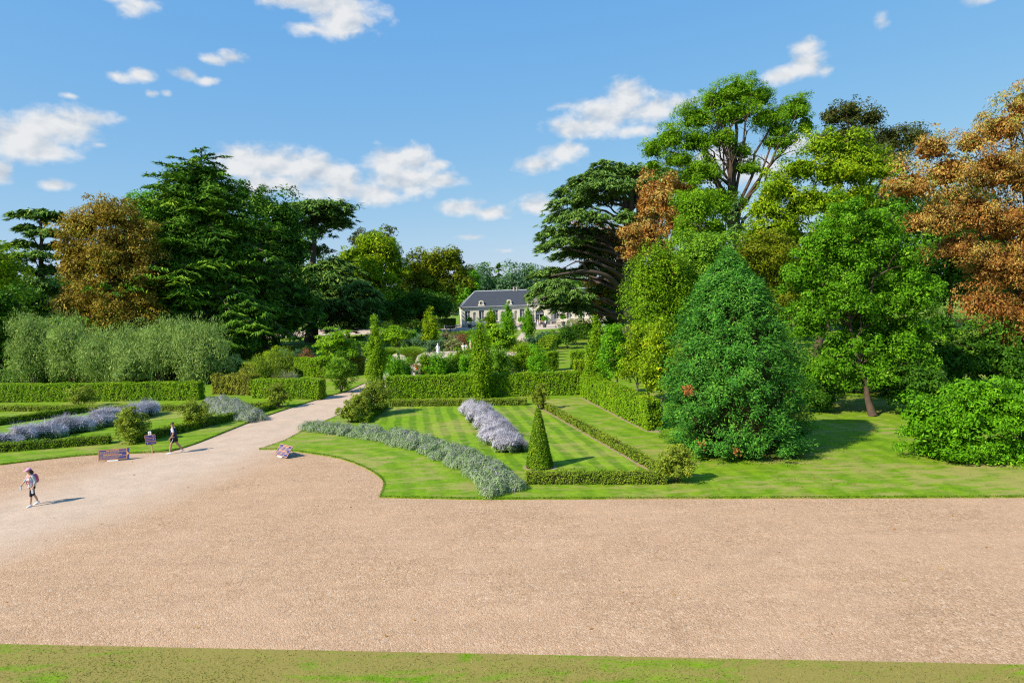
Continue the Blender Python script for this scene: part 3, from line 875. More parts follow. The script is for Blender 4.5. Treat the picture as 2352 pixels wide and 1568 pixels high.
# ---- flat-plated cedar
def cedar(name, label, xb, Z, plates, trunk_px, mat, seed=0, dens=1.0, card=.55, bark='bark_cedar', r0=.9, limb_px=(), stems=(), base=None, group=None, ratio=.32):
    """plates: (x, y, half width px, thickness px, metres behind Z, tilt) ; trunk_px: top of trunk ; limb_px: extra bare limbs as pixel polylines"""
    rng = np.random.default_rng(seed + 3000)
    k = Z / FOC
    if base is None:
        bb = PZ(xb, 800, Z); base = np.array([bb[0], bb[1], LZ])
    t_ = thing(name, label, 'tree', base, group)
    top = PZ(trunk_px[0], trunk_px[1], Z)
    mb = MB(); wood = MB()
    s = np.linspace(0, 1, 9)[:, None]
    pts = base + (top - base) * s; pts[1:-1] += rng.normal(size=(7, 3)) * r0 * .15
    wood.tube(pts, r0 * (1 - .8 * s[:, 0]) * np.r_[1.35, np.ones(8)], 10)
    for pl in plates:
        x, y, rx, th = pl[:4]; off = pl[4] if len(pl) > 4 else 0; tilt = pl[5] if len(pl) > 5 else 0
        c = PZ(x, y, Z + off); R = rx * k; T_ = th * k
        nsp = max(10, int(dens * 9 * R * R * .8 + 14))          # sprays
        q = np.sqrt(rng.random(nsp)) * (1 + .12 * rng.normal(size=nsp)); a = rng.random(nsp) * 2 * math.pi
        lump = 1 + .22 * np.sin(3 * a + seed) + .14 * np.sin(7 * a + 2)
        d = np.stack([np.cos(a), np.sin(a), np.zeros(nsp)], 1)
        # every bough fans away from the trunk
        away = c - np.array([top[0], top[1], c[2]]); away = away / (np.linalg.norm(away) + 1e-6)
        sc_ = c + d * (q * R * lump)[:, None] * np.array([1, .75, 1])
        sc_[:, 2] += -T_ * q ** 2 * .9 + rng.normal(size=nsp) * T_ * .22 + tilt * (sc_[:, 0] - c[0])
        m_ = 26
        K = np.repeat(np.arange(nsp), m_); nn = len(K)
        fd = unit(d[K] * q[K][:, None] * .8 + away * .5 + rng.normal(size=(nn, 3)) * .45 * np.array([1, 1, .25]))
        rr = rng.random(nn)
        sl = np.clip(.22 * R, .5, 1.5)
        P = sc_[K] + fd * (rr * sl)[:, None] + rng.normal(size=(nn, 3)) * np.array([.12, .12, .06])
        P[:, 2] -= rr ** 2 * sl * .28
        N = np.array([0, 0, 1.0]) + fd * .35 + rng.normal(size=(nn, 3)) * .35
        st = rng.normal(size=nsp)
        ll = card * rng.uniform(.6, 1.35, nn)
        mb.leaves(P, N, ll, ll * ratio, rng, .42 + .14 * st[K] + .2 * rng.normal(size=nn), 0, fd + np.array([0, 0, -.2]), tri=True)
        # the limb that carries the plate
        tz = np.clip((c[2] - base[2]) / (top[2] - base[2]) - rng.uniform(.10, .2), .12, .98)
        st_ = base + (top - base) * tz
        L = np.linalg.norm(c - st_)
        p = bez(st_, c - np.array([0, 0, T_ * .25]), L * .06, 8, rng, L * .012)
        rad = (.05 + .02 * L) * np.linspace(1, .3, 8)
        wood.tube(p, rad, 6)
        for z_ in range(5):
            i = rng.integers(4, 8); e = c + np.array([math.cos(z_ * 1.3), math.sin(z_ * 1.3) * .7, -.12]) * R * .7
            wood.tube(bez(p[i], e, .1, 4), rad[i] * np.linspace(.6, .2, 4), 4)
    for poly, ra, rb in limb_px:
        p = np.array([PZ(v[0], v[1], Z + (v[2] if len(v) > 2 else 0)) for v in poly]); p = curve(p, 4)
        wood.tube(p, np.linspace(ra, rb, len(p)), 7)
    mb.build('crown', mat, t_)
    wood.build('trunk', bark, t_, smooth=True)
    return t_


# ---------------------------------------------------------------- the trees left of the garden
cedar('cedar_tree', 'open dark cedar with flat tiers at the far left of the tree line', 95, 115,
      [(80, 486, 48, 12), (120, 500, 26, 10, 2), (60, 520, 30, 11), (105, 530, 40, 12, -2), (50, 556, 34, 12), (125, 560, 34, 12, 2), (75, 580, 50, 14, -2), (40, 610, 34, 14), (110, 615, 40, 14), (70, 645, 55, 16, -2), (120, 665, 40, 16), (60, 690, 50, 18), (105, 715, 45, 18)],
      (92, 490), 'leaf_cedar', 1, dens=1.1, card=.8, r0=.75)
tree('broadleaf_tree', 'yellowish green tree cut by the left edge of the view', 'tree', 0, 92, [(0, 620, 62, 60), (25, 665, 45, 45), (-30, 690, 60, 70)], 'leaf_yellow', n=15120, leaf=0.344, clump=2.29, seed=2, r0=.4)
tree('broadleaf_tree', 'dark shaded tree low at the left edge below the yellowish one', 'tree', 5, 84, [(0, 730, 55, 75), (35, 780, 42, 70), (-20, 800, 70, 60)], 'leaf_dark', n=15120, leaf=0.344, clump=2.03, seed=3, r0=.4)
tree('horse_chestnut', 'brown horse chestnut left of the great dark conifer', 'tree', 245, 96,
     [(250, 500, 60, 42), (185, 525, 52, 48), (310, 530, 42, 46), (180, 610, 58, 70), (265, 600, 75, 85), (330, 620, 40, 80), (190, 710, 62, 60), (275, 710, 70, 62), (340, 720, 35, 60)],
     'leaf_chestnut_green', n=84000, leaf=0.302, clump=1.80, boughs=20, seed=4, r0=.55, droop=.6, ratio=.5, limbs=24)
conifer('conifer', 'great dark green conifer with a pointed top, tallest tree on the left', 462, 108, 336, 215, 'leaf_conifer', 5, nb=460, n_card=105000, card=.9, r0=.85, power=.66, droop=.45, rise=.5, irregular=.3, ratio=.24, low=.03, body=.8)
conifer('conifer', 'slender secondary leader leaning out left of the great conifer', 382, 112, 396, 60, 'leaf_conifer', 6, nb=70, n_card=9000, card=.9, r0=.35, power=.9, droop=.3, rise=.4, low=.3)
tree('broadleaf_tree', 'green tree showing behind the left shoulder of the great conifer', 'tree', 330, 128, [(335, 520, 55, 50), (350, 480, 38, 36), (310, 600, 50, 80)], 'leaf_mid', n=11760, leaf=0.412, clump=2.43, seed=7, limbs=4)
tree('broadleaf_tree', 'dark round-topped oak between the great conifer and the flat cedar', 'tree', 610, 124,
     [(600, 480, 45, 45), (560, 450, 26, 40), (650, 500, 45, 42), (600, 560, 80, 70), (670, 580, 55, 65), (590, 660, 90, 80), (660, 690, 70, 70)], 'leaf_dark', n=40320, leaf=0.412, clump=2.56, seed=8, r0=.7)
cedar('cedar_tree', 'tall cedar with a broad flat top overhanging to the right', 716, 140,
      [(720, 466, 75, 14, 0, .03), (765, 478, 42, 24, 3), (690, 474, 55, 16, -3), (735, 500, 60, 20, 3), (780, 498, 26, 24), (700, 520, 50, 22), (690, 560, 55, 24, 3), (760, 600, 50, 22), (790, 635, 60, 26, -2, -.25), (700, 620, 60, 26), (825, 655, 45, 28, -4, -.3), (760, 680, 70, 30, -3), (700, 690, 60, 30), (840, 705, 36, 34, -4, -.2), (790, 720, 50, 34)],
      (722, 478), 'leaf_cedar', 9, dens=.75, card=.95, r0=1.15)
tree('broadleaf_tree', 'yellow-green tree with a humped dark top right of the flat cedar', 'tree', 865, 158,
     [(860, 560, 36, 34), (830, 590, 45, 40), (890, 585, 40, 40), (845, 630, 60, 50), (905, 630, 36, 45), (860, 690, 62, 55), (800, 600, 26, 30)], 'leaf_yellow', n=33600, leaf=0.479, clump=2.56, seed=10, r0=.6)
tree('broadleaf_tree', 'bushy crown poking above the yellow-green tree', 'tree', 858, 166, [(858, 548, 30, 22), (845, 560, 40, 30), (885, 560, 30, 22)], 'leaf_oakdark', n=6720, leaf=0.479, clump=2.16, seed=11, limbs=4)
tree('broadleaf_tree', 'golden green lime tree left of the orangery', 'tree', 1000, 168,
     [(1000, 610, 42, 36), (955, 625, 34, 36), (1040, 605, 34, 34), (1058, 635, 26, 34), (985, 660, 58, 50), (1022, 675, 34, 40)], 'leaf_olive', n=30240, leaf=0.479, clump=2.43, seed=12, r0=.5)
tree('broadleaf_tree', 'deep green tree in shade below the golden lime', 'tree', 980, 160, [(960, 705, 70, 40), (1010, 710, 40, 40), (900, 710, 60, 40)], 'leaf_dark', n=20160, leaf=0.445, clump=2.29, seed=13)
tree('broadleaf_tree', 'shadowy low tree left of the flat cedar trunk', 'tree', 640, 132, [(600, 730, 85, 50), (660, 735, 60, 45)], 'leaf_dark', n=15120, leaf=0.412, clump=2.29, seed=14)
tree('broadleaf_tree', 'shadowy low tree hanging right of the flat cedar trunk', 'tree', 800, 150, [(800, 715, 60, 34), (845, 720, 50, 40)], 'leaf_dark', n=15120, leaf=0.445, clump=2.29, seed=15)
tree('broadleaf_tree', 'green tree close beside the left roof end of the orangery', 'tree', 1082, 205, [(1075, 665, 36, 45), (1060, 690, 40, 40), (1085, 640, 28, 26)], 'leaf_mid', n=11760, leaf=0.554, clump=2.70, seed=16, limbs=4)
# far wood behind the orangery, each tree on its own
for i, (x, yt, hw, kind) in enumerate([(1095, 622, 30, 0), (1120, 628, 26, 1), (1146, 598, 26, 2), (1178, 622, 30, 0), (1200, 630, 28, 1), (1221, 606, 20, 2), (1245, 622, 30, 0), (1275, 628, 30, 1), (1310, 634, 32, 0), (1345, 640, 32, 1)]):
    lab = f'{ORD[i]} tree from the left in the far wood behind the orangery roof'
    if kind == 2:
        conifer('spruce_tree', lab, x, 232, yt, hw, 'leaf_conifer', 40 + i, nb=50, n_card=3600, card=1.5, r0=.4, group='far wood behind the orangery', low=.05)
    else:
        tree('far_tree', lab, 'tree', x, 226 + 9 * (i % 3), [(x, yt + 26, hw, 28), (x - 8, yt + 60, hw + 6, 40), (x + 10, yt + 62, hw + 4, 40)], ['leaf_teal', 'leaf_dark'][kind], n=7056, leaf=0.689, clump=3.10, seed=40 + i, group='far wood behind the orangery', limbs=3, boughs=0)
# woodland closing the view low down
wood_rows = [(-40, 660), (60, 630), (150, 620), (240, 630), (330, 660), (420, 690), (500, 690), (570, 670), (650, 590), (720, 600), (790, 620), (850, 640), (930, 640), (1420, 650), (1500, 640), (1600, 620), (1700, 610), (1800, 600), (1900, 590), (2000, 580), (2100, 570), (2220, 560), (2340, 560), (2050, 430), (2180, 460)]
for i, (x, yt) in enumerate(wood_rows):
    left = x < 1200
    tree('far_tree', f'{ORD[i] if left else ORD[i - 13]} dark tree from the left in the wood closing the view {"left" if left else "right"} of the orangery', 'tree', x, 185 + 7 * (i % 3) if left else 120 + 5 * (i % 3),
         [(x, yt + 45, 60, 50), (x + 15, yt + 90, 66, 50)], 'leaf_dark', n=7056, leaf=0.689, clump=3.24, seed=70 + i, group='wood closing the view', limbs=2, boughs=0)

# ---------------------------------------------------------------- the trees right of the garden
cedar('cedar_tree', 'huge spreading cedar with tiered branches right of the orangery', 1432, 112,
      [(1385, 372, 30, 12), (1420, 385, 70, 15, 2), (1480, 390, 70, 16, 4), (1360, 400, 55, 16, -2, .12), (1520, 405, 60, 16), (1320, 425, 50, 18, 0, .15), (1400, 418, 70, 20, -5), (1310, 455, 52, 20, -3, .15), (1370, 450, 60, 22, 4), (1450, 430, 60, 22, 6), (1290, 490, 46, 18, 2, .2), (1340, 490, 60, 20, -6),
       (1270, 525, 45, 18, 0, .2), (1330, 525, 60, 20, 5), (1285, 548, 48, 18, -5, .2), (1360, 550, 60, 22, 7), (1320, 575, 60, 18, 6), (1440, 487, 24, 14, -9), (1445, 500, 22, 14, -9),
       (1250, 560, 24, 12, 0, .3), (1275, 618, 52, 13, 4), (1330, 618, 46, 14, 5), (1238, 628, 30, 13, 6), (1380, 600, 55, 22, 8), (1480, 450, 55, 24, 8), (1510, 480, 50, 24, 8), (1420, 640, 60, 30, 9),
       (1270, 646, 46, 20, -7), (1235, 668, 28, 22, -7, .25), (1290, 664, 50, 24, -8), (1275, 686, 36, 22, -6), (1312, 674, 38, 20, -7), (1224, 662, 14, 18, -6, .4), (1292, 694, 32, 16, -6), (1325, 682, 30, 18, -5), (1312, 703, 26, 15, -6), (1338, 700, 24, 18, -5)],
      (1455, 392), 'leaf_cedar', 21, dens=1.25, card=.6, r0=1.35,
      limb_px=[([(1436, 700), (1420, 660, -3), (1395, 635, -5), (1350, 623, -6), (1300, 628, -6), (1265, 634, -6)], .55, .12), ([(1438, 650), (1420, 630, -3), (1390, 612, -5), (1360, 600, -5), (1330, 604, -6)], .45, .1),
               ([(1440, 660), (1425, 600, 2), (1400, 560, 2), (1370, 545, 2), (1330, 542, 1)], .5, .15), ([(1440, 640), (1428, 560), (1405, 520), (1380, 500)], .45, .12), ([(1350, 623, -6), (1330, 600, -7), (1290, 618, -7)], .2, .06),
               ([(1452, 640), (1470, 560), (1468, 480), (1462, 400)], .85, .35), ([(1440, 600), (1438, 500), (1430, 420)], .6, .25), ([(1460, 560), (1490, 480), (1505, 420)], .5, .2)])
tree('horse_chestnut', 'orange brown chestnut seen through and beside the huge cedar', 'tree', 1475, 122, [(1520, 440, 45, 40), (1490, 500, 45, 50), (1480, 560, 50, 50), (1450, 600, 40, 60), (1400, 560, 60, 60), (1350, 560, 50, 50), (1400, 660, 50, 60), (1370, 700, 30, 60)], 'leaf_chestnut_brown', n=33600, leaf=0.378, clump=2.03, boughs=22, seed=23, r0=.4, droop=.5)
tree('horse_chestnut', 'golden brown chestnut crown in front of the huge cedar trunk', 'tree', 1530, 98, [(1500, 430, 34, 26), (1480, 470, 30, 36), (1540, 430, 42, 26), (1490, 530, 36, 40), (1460, 580, 32, 34), (1520, 580, 44, 50), (1580, 440, 40, 34), (1525, 470, 40, 40, -7), (1550, 515, 40, 40, -7), (1455, 560, 34, 36, -3)], 'leaf_chestnut_brown', n=23520, leaf=0.286, clump=1.62, boughs=22, seed=24, r0=.4, droop=.5)
tree('ash_tree', 'tall airy ash tree with pale branching limbs, highest on the right', 'tree', 1695, 92,
     [(1690, 215, 62, 40), (1640, 235, 40, 36), (1745, 225, 40, 36), (1600, 275, 50, 40), (1680, 265, 70, 38), (1760, 275, 50, 34), (1830, 255, 42, 46), (1850, 290, 30, 34), (1540, 320, 46, 36), (1500, 345, 34, 34), (1600, 330, 50, 34), (1660, 320, 50, 34), (1560, 370, 50, 26), (1790, 330, 44, 22), (1720, 390, 44, 22), (1790, 300, 40, 26), (1500, 380, 30, 20), (1610, 400, 60, 40), (1640, 470, 70, 60), (1580, 480, 50, 60), (1700, 350, 36, 26)],
     'leaf_ash', 'bark_brown', n=84000, leaf=0.24, clump=1.35, seed=25, boughs=14, r0=.55, limbs=34, fill=.03, ratio=.4, spread=.3, trunk_top=PZ(1685, 230, 92))
tree('oak_tree', 'dark bronze oak top right of the ash', 'tree', 1950, 104, [(1950, 265, 42, 36), (1910, 270, 34, 34), (2000, 275, 36, 34), (1950, 320, 70, 40), (2040, 320, 44, 34), (2095, 325, 45, 26), (1990, 380, 110, 60)], 'leaf_oakdark', n=26880, leaf=0.286, clump=1.76, seed=26, r0=.5)
tree('broadleaf_tree', 'bright yellow-green maple below the oak top', 'tree', 1880, 76,
     [(1900, 340, 60, 42), (1960, 350, 55, 42), (1840, 390, 60, 40), (1930, 400, 80, 50), (2020, 390, 50, 50), (1790, 440, 60, 45), (1760, 480, 50, 45), (1860, 470, 80, 50), (1960, 470, 70, 50), (1800, 540, 70, 60), (1740, 560, 50, 70), (1900, 560, 90, 70)], 'leaf_yellow', n=57120, leaf=0.252, clump=1.55, boughs=20, seed=27, r0=.5)
tree('broadleaf_tree', 'mid green tree hanging between the golden chestnut and the maple', 'tree', 1600, 84, [(1590, 480, 48, 50), (1570, 540, 40, 50), (1640, 540, 50, 60), (1600, 610, 70, 50)], 'leaf_ash', n=23520, leaf=0.252, clump=1.55, boughs=16, seed=28, r0=.35)
conifer('blue_cedar', 'pale blue-green cedar tip between the maple and the round hornbeam', 1688, 64, 462, 75, 'leaf_cedar_blue', 29, nb=110, n_card=14000, card=.5, r0=.3, power=.8, droop=.55, rise=.35, low=.15)
tree('broadleaf_tree', 'blue-green bushy tree behind the giant sequoia top', 'tree', 1625, 60, [(1610, 580, 55, 50), (1660, 600, 50, 50), (1590, 650, 60, 60)], 'leaf_shrub', n=20160, leaf=0.193, clump=1.22, seed=30)
tree('broadleaf_tree', 'yellowing tree filling the gap between maple and bright plane', 'tree', 1760, 62, [(1740, 600, 60, 60), (1790, 590, 50, 60), (1780, 680, 60, 70)], 'leaf_olive', n=21840, leaf=0.193, clump=1.22, seed=31)
tree('hornbeam_tree', 'upright oval hornbeam behind the young trees, left of the sequoia', 'tree', 1510, 58, [(1525, 610, 50, 45), (1500, 650, 62, 62), (1555, 655, 40, 55), (1480, 700, 55, 60), (1540, 720, 55, 60), (1505, 770, 66, 45)], 'leaf_hornbeam', n=40320, leaf=0.151, clump=1.08, seed=32, r0=.25, flat=1.3, up=.7)
tree('horse_chestnut', 'big rust-orange horse chestnut filling the right edge', 'tree', 2345, 52,
     [(2370, 250, 75, 70), (2300, 300, 60, 50), (2230, 330, 45, 40), (2140, 345, 55, 45), (2180, 400, 70, 55), (2090, 430, 65, 50), (2280, 400, 80, 70), (2380, 400, 90, 90), (2140, 510, 70, 45), (2230, 490, 70, 60), (2330, 520, 90, 70), (2200, 570, 70, 45), (2300, 620, 90, 70), (2400, 620, 90, 90), (2260, 700, 70, 55), (2350, 740, 90, 70), (2300, 800, 60, 50), (2400, 830, 80, 60)],
     'leaf_chestnut_brown', n=152000, leaf=0.160, clump=1.00, boughs=26, seed=33, r0=.55, droop=.7, ratio=.45, limbs=26, tz=(12, 9, .28))
tree('plane_tree', 'bright green broad-leaved tree on a short bare trunk right of the sequoia', 'tree', 2005, 44,
     [(1950, 500, 55, 50), (2010, 530, 60, 50), (1900, 560, 60, 55), (1960, 590, 80, 60), (2060, 600, 60, 60), (1850, 640, 55, 60), (1930, 680, 90, 70), (2040, 690, 90, 70), (2110, 680, 50, 60), (1860, 750, 60, 60), (1960, 790, 90, 60), (2060, 790, 80, 60), (2000, 855, 95, 42), (1910, 850, 65, 42), (2100, 760, 50, 50), (2080, 850, 60, 42), (1985, 740, 80, 60, 2)],
     'leaf_plane', n=112000, leaf=0.130, clump=0.78, boughs=20, seed=34, r0=.2, limbs=24, yb=955, ratio=.75)
tree('broadleaf_tree', 'dark evergreen undergrowth behind the bare trunk', 'shrub', 1960, 52, [(1880, 870, 70, 60), (1960, 880, 70, 55), (2040, 880, 60, 50), (2110, 860, 60, 70), (2180, 840, 50, 80), (2160, 760, 60, 60), (2230, 830, 60, 60), (2300, 850, 60, 50), (2370, 860, 60, 60)], 'leaf_dark', n=26880, leaf=0.151, clump=0.94, seed=35, r0=.15)
tree('laurel_bush', 'large glossy green laurel bush at the right edge of the lawn', 'bush', 2230, 31.5,
     [(2230, 960, 110, 70), (2320, 940, 100, 75), (2140, 980, 78, 60), (2410, 930, 90, 85), (2190, 1030, 100, 55), (2300, 1040, 110, 60), (2400, 1040, 100, 70), (2120, 950, 60, 40), (2250, 900, 60, 40)],
     'leaf_laurel', n=47040, leaf=0.143, clump=0.62, seed=36, r0=.12, ratio=.42, zmin=.12, tri=False)

# ---- the giant sequoia: dense upswept sprays
rng = np.random.default_rng(77)
sb = G(1692, 1030, LZ)
sq = thing('sequoia_tree', 'dense blue-green young giant sequoia standing on the lawn', 'tree', sb)
hs = PZ(1665, 578, sb[1])[2]
mb = MB()
M = 1150
u = rng.random(M) ** .8; u[:90] = rng.random(90) * .05
# skirt radius by height
prof = np.interp(u, [0, .1, .32, .53, .74, .87, .95, 1], [2.9, 3.2, 3.15, 2.65, 1.95, 1.25, .5, .08])
azm = rng.random(M) * 2 * math.pi
rad = prof * (1 + .07 * np.sin(azm * 5 + u * 9) + .11 * rng.normal(size=M))
C = np.stack([np.cos(azm) * rad, np.sin(azm) * rad, .25 + u * (hs - .6)], 1) + np.array([sb[0] - .18 * 0, sb[1], 0])
C[:, 0] -= u * .35
O = np.stack([np.cos(azm), np.sin(azm), np.full(M, .25)], 1)
per = 135
K = np.repeat(np.arange(M), per); n = len(K)
fan = rng.normal(size=(n, 3)) * .42
fd = unit(O[K] * 1.0 + np.array([0, 0, .55]) + fan)
ln = rng.random(n) * .8
P = C[K] - O[K] * .5 + fd * ln[:, None] + rng.normal(size=(n, 3)) * .07
N = unit(np.array([0, 0, .8]) + O[K] * .6 + rng.normal(size=(n, 3)) * .5)
stn = rng.normal(size=M)
ok = P[:, 2] > .1
mb.leaves(P[ok], N[ok],   .14 * rng.uniform(.6, 1.4, n)[ok], .052, rng, (.42 + .13 * stn[K] + .2 * rng.normal(size=n) + .2 * (ln > .6))[ok], 0, fd[ok], tri=True)
mb.lathe((sb[0] - .1, sb[1], 0), [(1.2, .45), (2.2, 1.2), (2.35, 3.0), (1.95, hs * .53), (1.35, hs * .72), (.75, hs * .85), (.05, hs * .93)], 20, 2)
for (dx, dz) in ((1581, 895), (1612, 1018), (1690, 1035)):
    c = PZ(dx, dz, sb[1] - (3.55 if dz < 1000 else 3.5)); c[2] = max(c[2], .35)
    nn = 90 if dx == 1581 else 30
    mb.leaves(c + rng.normal(size=(nn, 3)) * (.13 if dx == 1581 else .09), rng.normal(size=(nn, 3)) + np.array([0, -1, .6]), .16, .05, rng, rng.random(nn), 1)
mb.build('crown', ['leaf_sequoia', 'leaf_dead', 'twig_core'], sq)
mb = MB()
sp = np.linspace(0, 1, 8)[:, None]
mb.tube(np.array([sb[0], sb[1], LZ]) + np.array([-.3, 0, hs - .7]) * sp, .5 * (1 - .93 * sp[:, 0]) * np.r_[1.5, np.ones(7)], 9)
prr = np.random.default_rng(3)
for i in range(120):
    uu = prr.random(); aa = prr.random() * 6.28; L = np.interp(uu, [0, .25, .5, .75, 1], [3.2, 3.5, 2.9, 1.8, .2]) * .9
    s_ = np.array([sb[0] - .3 * uu, sb[1], .3 + uu * (hs - 1)])
    mb.tube(bez(s_, s_ + np.array([math.cos(aa) * L, math.sin(aa) * L, L * .15]), -.1 * L, 5), .05 * np.linspace(1, .3, 5), 4, cap=False)
mb.build('trunk', 'bark_brown', sq, smooth=True)
# ================================================================ hedges
def hedge(name, label, p0, p1, width, height, mat, leaf=.09, dens=260, cat='hedge', seed=0, group=None, z0=LZ, rough=.05, core='twig_core', centre=False, topvar=.02, ratio=.65, facing=None):
    """clipped hedge whose near bottom edge runs from p0 to p1"""
    rng = np.random.default_rng(seed + 4000)
    p0 = np.array(p0[:2], float); p1 = np.array(p1[:2], float)
    d = p1 - p0; L = np.hypot(*d); d /= L
    nrm = np.array([-d[1], d[0]])
    if facing is None:
        if nrm @ (p0 + p1) < 0: nrm = -nrm
    else:
        nrm = np.array(facing) / np.hypot(*facing)
    if centre: p0 = p0 - nrm * width / 2; p1 = p1 - nrm * width / 2
    mid = (p0 + p1) / 2 + nrm * width / 2
    mb = MB()

    def W(s, q, z):  # s along, q across, z up
        xy = p0 + d * np.asarray(s)[:, None] + nrm * np.asarray(q)[:, None]
        return np.c_[xy, z0 + np.asarray(z)]

    ins = min(.07, width * .22)
    cs = np.array([ins, L - ins, L - ins, ins] * 2); cq = np.array([ins, ins, width - ins, width - ins] * 2); cz = np.array([0.] * 4 + [height - ins] * 4)
    mb.add(W(cs, cq, cz), [[0, 1, 2, 3], [4, 5, 6, 7], [0, 1, 5, 4], [1, 2, 6, 5], [2, 3, 7, 6], [3, 0, 4, 7]], 1)
    ph = rng.random(6) * 6

    def wav(s):
        return topvar * (np.sin(s * 1.3 + ph[0]) + np.sin(s * 3.1 + ph[1]) + .6 * np.sin(s * 7 + ph[2]))

    d3 = np.r_[d, 0]; n3 = np.r_[nrm, 0]; z3 = np.array([0, 0, 1.])
    for area, f in ((L * width, 't'), (L * height, 'f'), (L * height, 'b'), (width * height, 'l'), (width * height, 'r')):
        n = int(area * dens * (1.0 if f != 'b' else .6))
        a, b_ = rng.random(n), rng.random(n)
        if f == 't':
            s, q, z = a * L, b_ * width, np.full(n, height); N = z3
        elif f in 'fb':
            s, z, q = a * L, b_ ** .92 * height, np.full(n, 0. if f == 'f' else width); N = -n3 if f == 'f' else n3
        else:
            q, z, s = a * width, b_ * height, np.full(n, 0. if f == 'l' else L); N = -d3 if f == 'l' else d3
        lump = .5 * rough * (np.sin(s * 4.1 + z * 5 + ph[3]) + np.sin(z * 7.3 + s * 2.2 + ph[4]) + np.sin(s * 9.7 - z * 3))
        P = W(s, q, z) + N * (rng.normal(size=n) * rough * .6 - rough * .3 + lump)[:, None]
        P[:, 2] += wav(s) * (z / height)
        P += rng.normal(size=(n, 3)) * .015
        NN = N + np.array([0, 0, .35]) + rng.normal(size=(n, 3)) * .5
        ll = leaf * rng.uniform(.6, 1.4, n)
        patch = np.sin(s * .9 + ph[5]) * .5 + np.sin(s * 2.3 + z * 1.7 + ph[2]) * .5
        P[:, 2] = np.maximum(P[:, 2], z0 + .01)
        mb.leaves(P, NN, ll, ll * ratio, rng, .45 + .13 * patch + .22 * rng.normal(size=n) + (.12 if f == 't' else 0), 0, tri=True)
    o = mb.build(name, [mat, core], loc=(mid[0], mid[1], z0))
    return tag(o, label, cat, group)


def g2(x, y):
    return G(x, y, LZ)[:2]


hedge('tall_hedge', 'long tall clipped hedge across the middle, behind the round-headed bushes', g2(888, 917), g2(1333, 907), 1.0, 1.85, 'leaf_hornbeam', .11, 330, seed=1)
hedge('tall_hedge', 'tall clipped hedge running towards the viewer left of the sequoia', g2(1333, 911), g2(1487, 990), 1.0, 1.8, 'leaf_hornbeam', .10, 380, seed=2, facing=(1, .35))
hedge('low_hedge', 'low clipped hedge at the back of the striped lawn', g2(893, 934), g2(1208, 931), .75, .48, 'leaf_box', .07, 520, seed=3)
hedge('low_hedge', 'long low pale hedge on the right side of the striped lawn', g2(1243, 937), g2(1513, 1091), .5, .4, 'leaf_box', .07, 520, seed=4, facing=(1, .3))
hedge('low_hedge', 'low hedge along the near side of the striped lawn, right of the lavender', g2(1207, 1113), g2(1532, 1113), .65, .5, 'leaf_box', .065, 620, seed=5)
hedge('low_hedge', 'low hedge on the path side of the striped lawn', g2(846, 972), g2(893, 936), .6, .45, 'leaf_yew', .07, 420, seed=6, facing=(-1, .2))
hedge('tall_hedge', 'longest tall clipped hedge at the left edge of the view', g2(-60, 925), g2(456, 919), 1.0, 1.58, 'leaf_hornbeam', .11, 330, seed=7)
hedge('tall_hedge', 'short tall clipped hedge beside the path, left of it', g2(577, 914), g2(733, 917), 1.1, 1.62, 'leaf_hornbeam', .11, 340, seed=8)
hedge('low_hedge', 'straight low hedge in front of the longest tall hedge on the left', g2(-60, 945), g2(414, 944), .7, .42, 'leaf_box', .08, 420, seed=9)
hedge('low_hedge', 'dark slanting low hedge at the far left behind the pale blossom row', g2(-60, 986), g2(198, 947), .8, .50, 'leaf_yew', .08, 420, seed=10)
hedge('low_hedge', 'low hedge at the left edge of the view nearest the gravel', g2(-60, 1044), g2(250, 1020), .75, .5, 'leaf_yew', .07, 480, seed=11)
hedge('low_hedge', 'slanting low hedge behind the walking man', g2(318, 1017), g2(545, 964), .8, .52, 'leaf_yew', .075, 440, seed=12)
hedge('low_hedge', 'stub of low hedge between the blue lavender and the path', g2(585, 952), g2(636, 938), .7, .42, 'leaf_yew', .08, 420, seed=13)
hedge('low_hedge', 'thin low hedge behind the blue lavender near the short tall hedge', g2(545, 938), g2(640, 934), .6, .35, 'leaf_box', .08, 420, seed=53)
hedge('tall_hedge', 'left piece of the curved hedge around the rose garden', g2(676, 862), g2(716, 866), 1.2, 2.0, 'leaf_hornbeam', .14, 230, seed=14)
hedge('tall_hedge', 'middle piece of the curved hedge around the rose garden', g2(716, 867), g2(768, 869), 1.2, 1.95, 'leaf_hornbeam', .14, 230, seed=15)
hedge('tall_hedge', 'sunlit yellowish piece of the curved hedge beside the path end', g2(792, 861), g2(838, 859), 1.2, 1.9, 'leaf_goldhedge', .14, 230, seed=16)
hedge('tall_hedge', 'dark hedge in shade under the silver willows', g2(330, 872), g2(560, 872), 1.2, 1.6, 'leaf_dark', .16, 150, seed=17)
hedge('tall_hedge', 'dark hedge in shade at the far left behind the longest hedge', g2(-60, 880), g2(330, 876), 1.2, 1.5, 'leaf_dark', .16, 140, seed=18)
hedge('hedge_block', 'left clipped hedge block at the mouth of the lawn walk', g2(1259, 853), g2(1284, 851), 1.3, 2.0, 'leaf_hornbeam', .12, 300, seed=19, group='hedge blocks by the lawn walk')
hedge('hedge_block', 'right clipped hedge block at the mouth of the lawn walk', g2(1314, 848), g2(1342, 847), 1.3, 1.9, 'leaf_hornbeam', .12, 300, seed=20, group='hedge blocks by the lawn walk')
hedge('hedge_block', 'sunlit golden hedge block right of the lawn walk', g2(1321, 866), g2(1352, 865), 1.2, 1.65, 'leaf_yellow', .12, 300, seed=21, group='hedge blocks by the lawn walk')
hedge('tall_hedge', 'far dark hedge right of the lawn walk before the orangery', g2(1318, 781), g2(1372, 779), 2.0, 2.6, 'leaf_dark', .22, 90, seed=22)
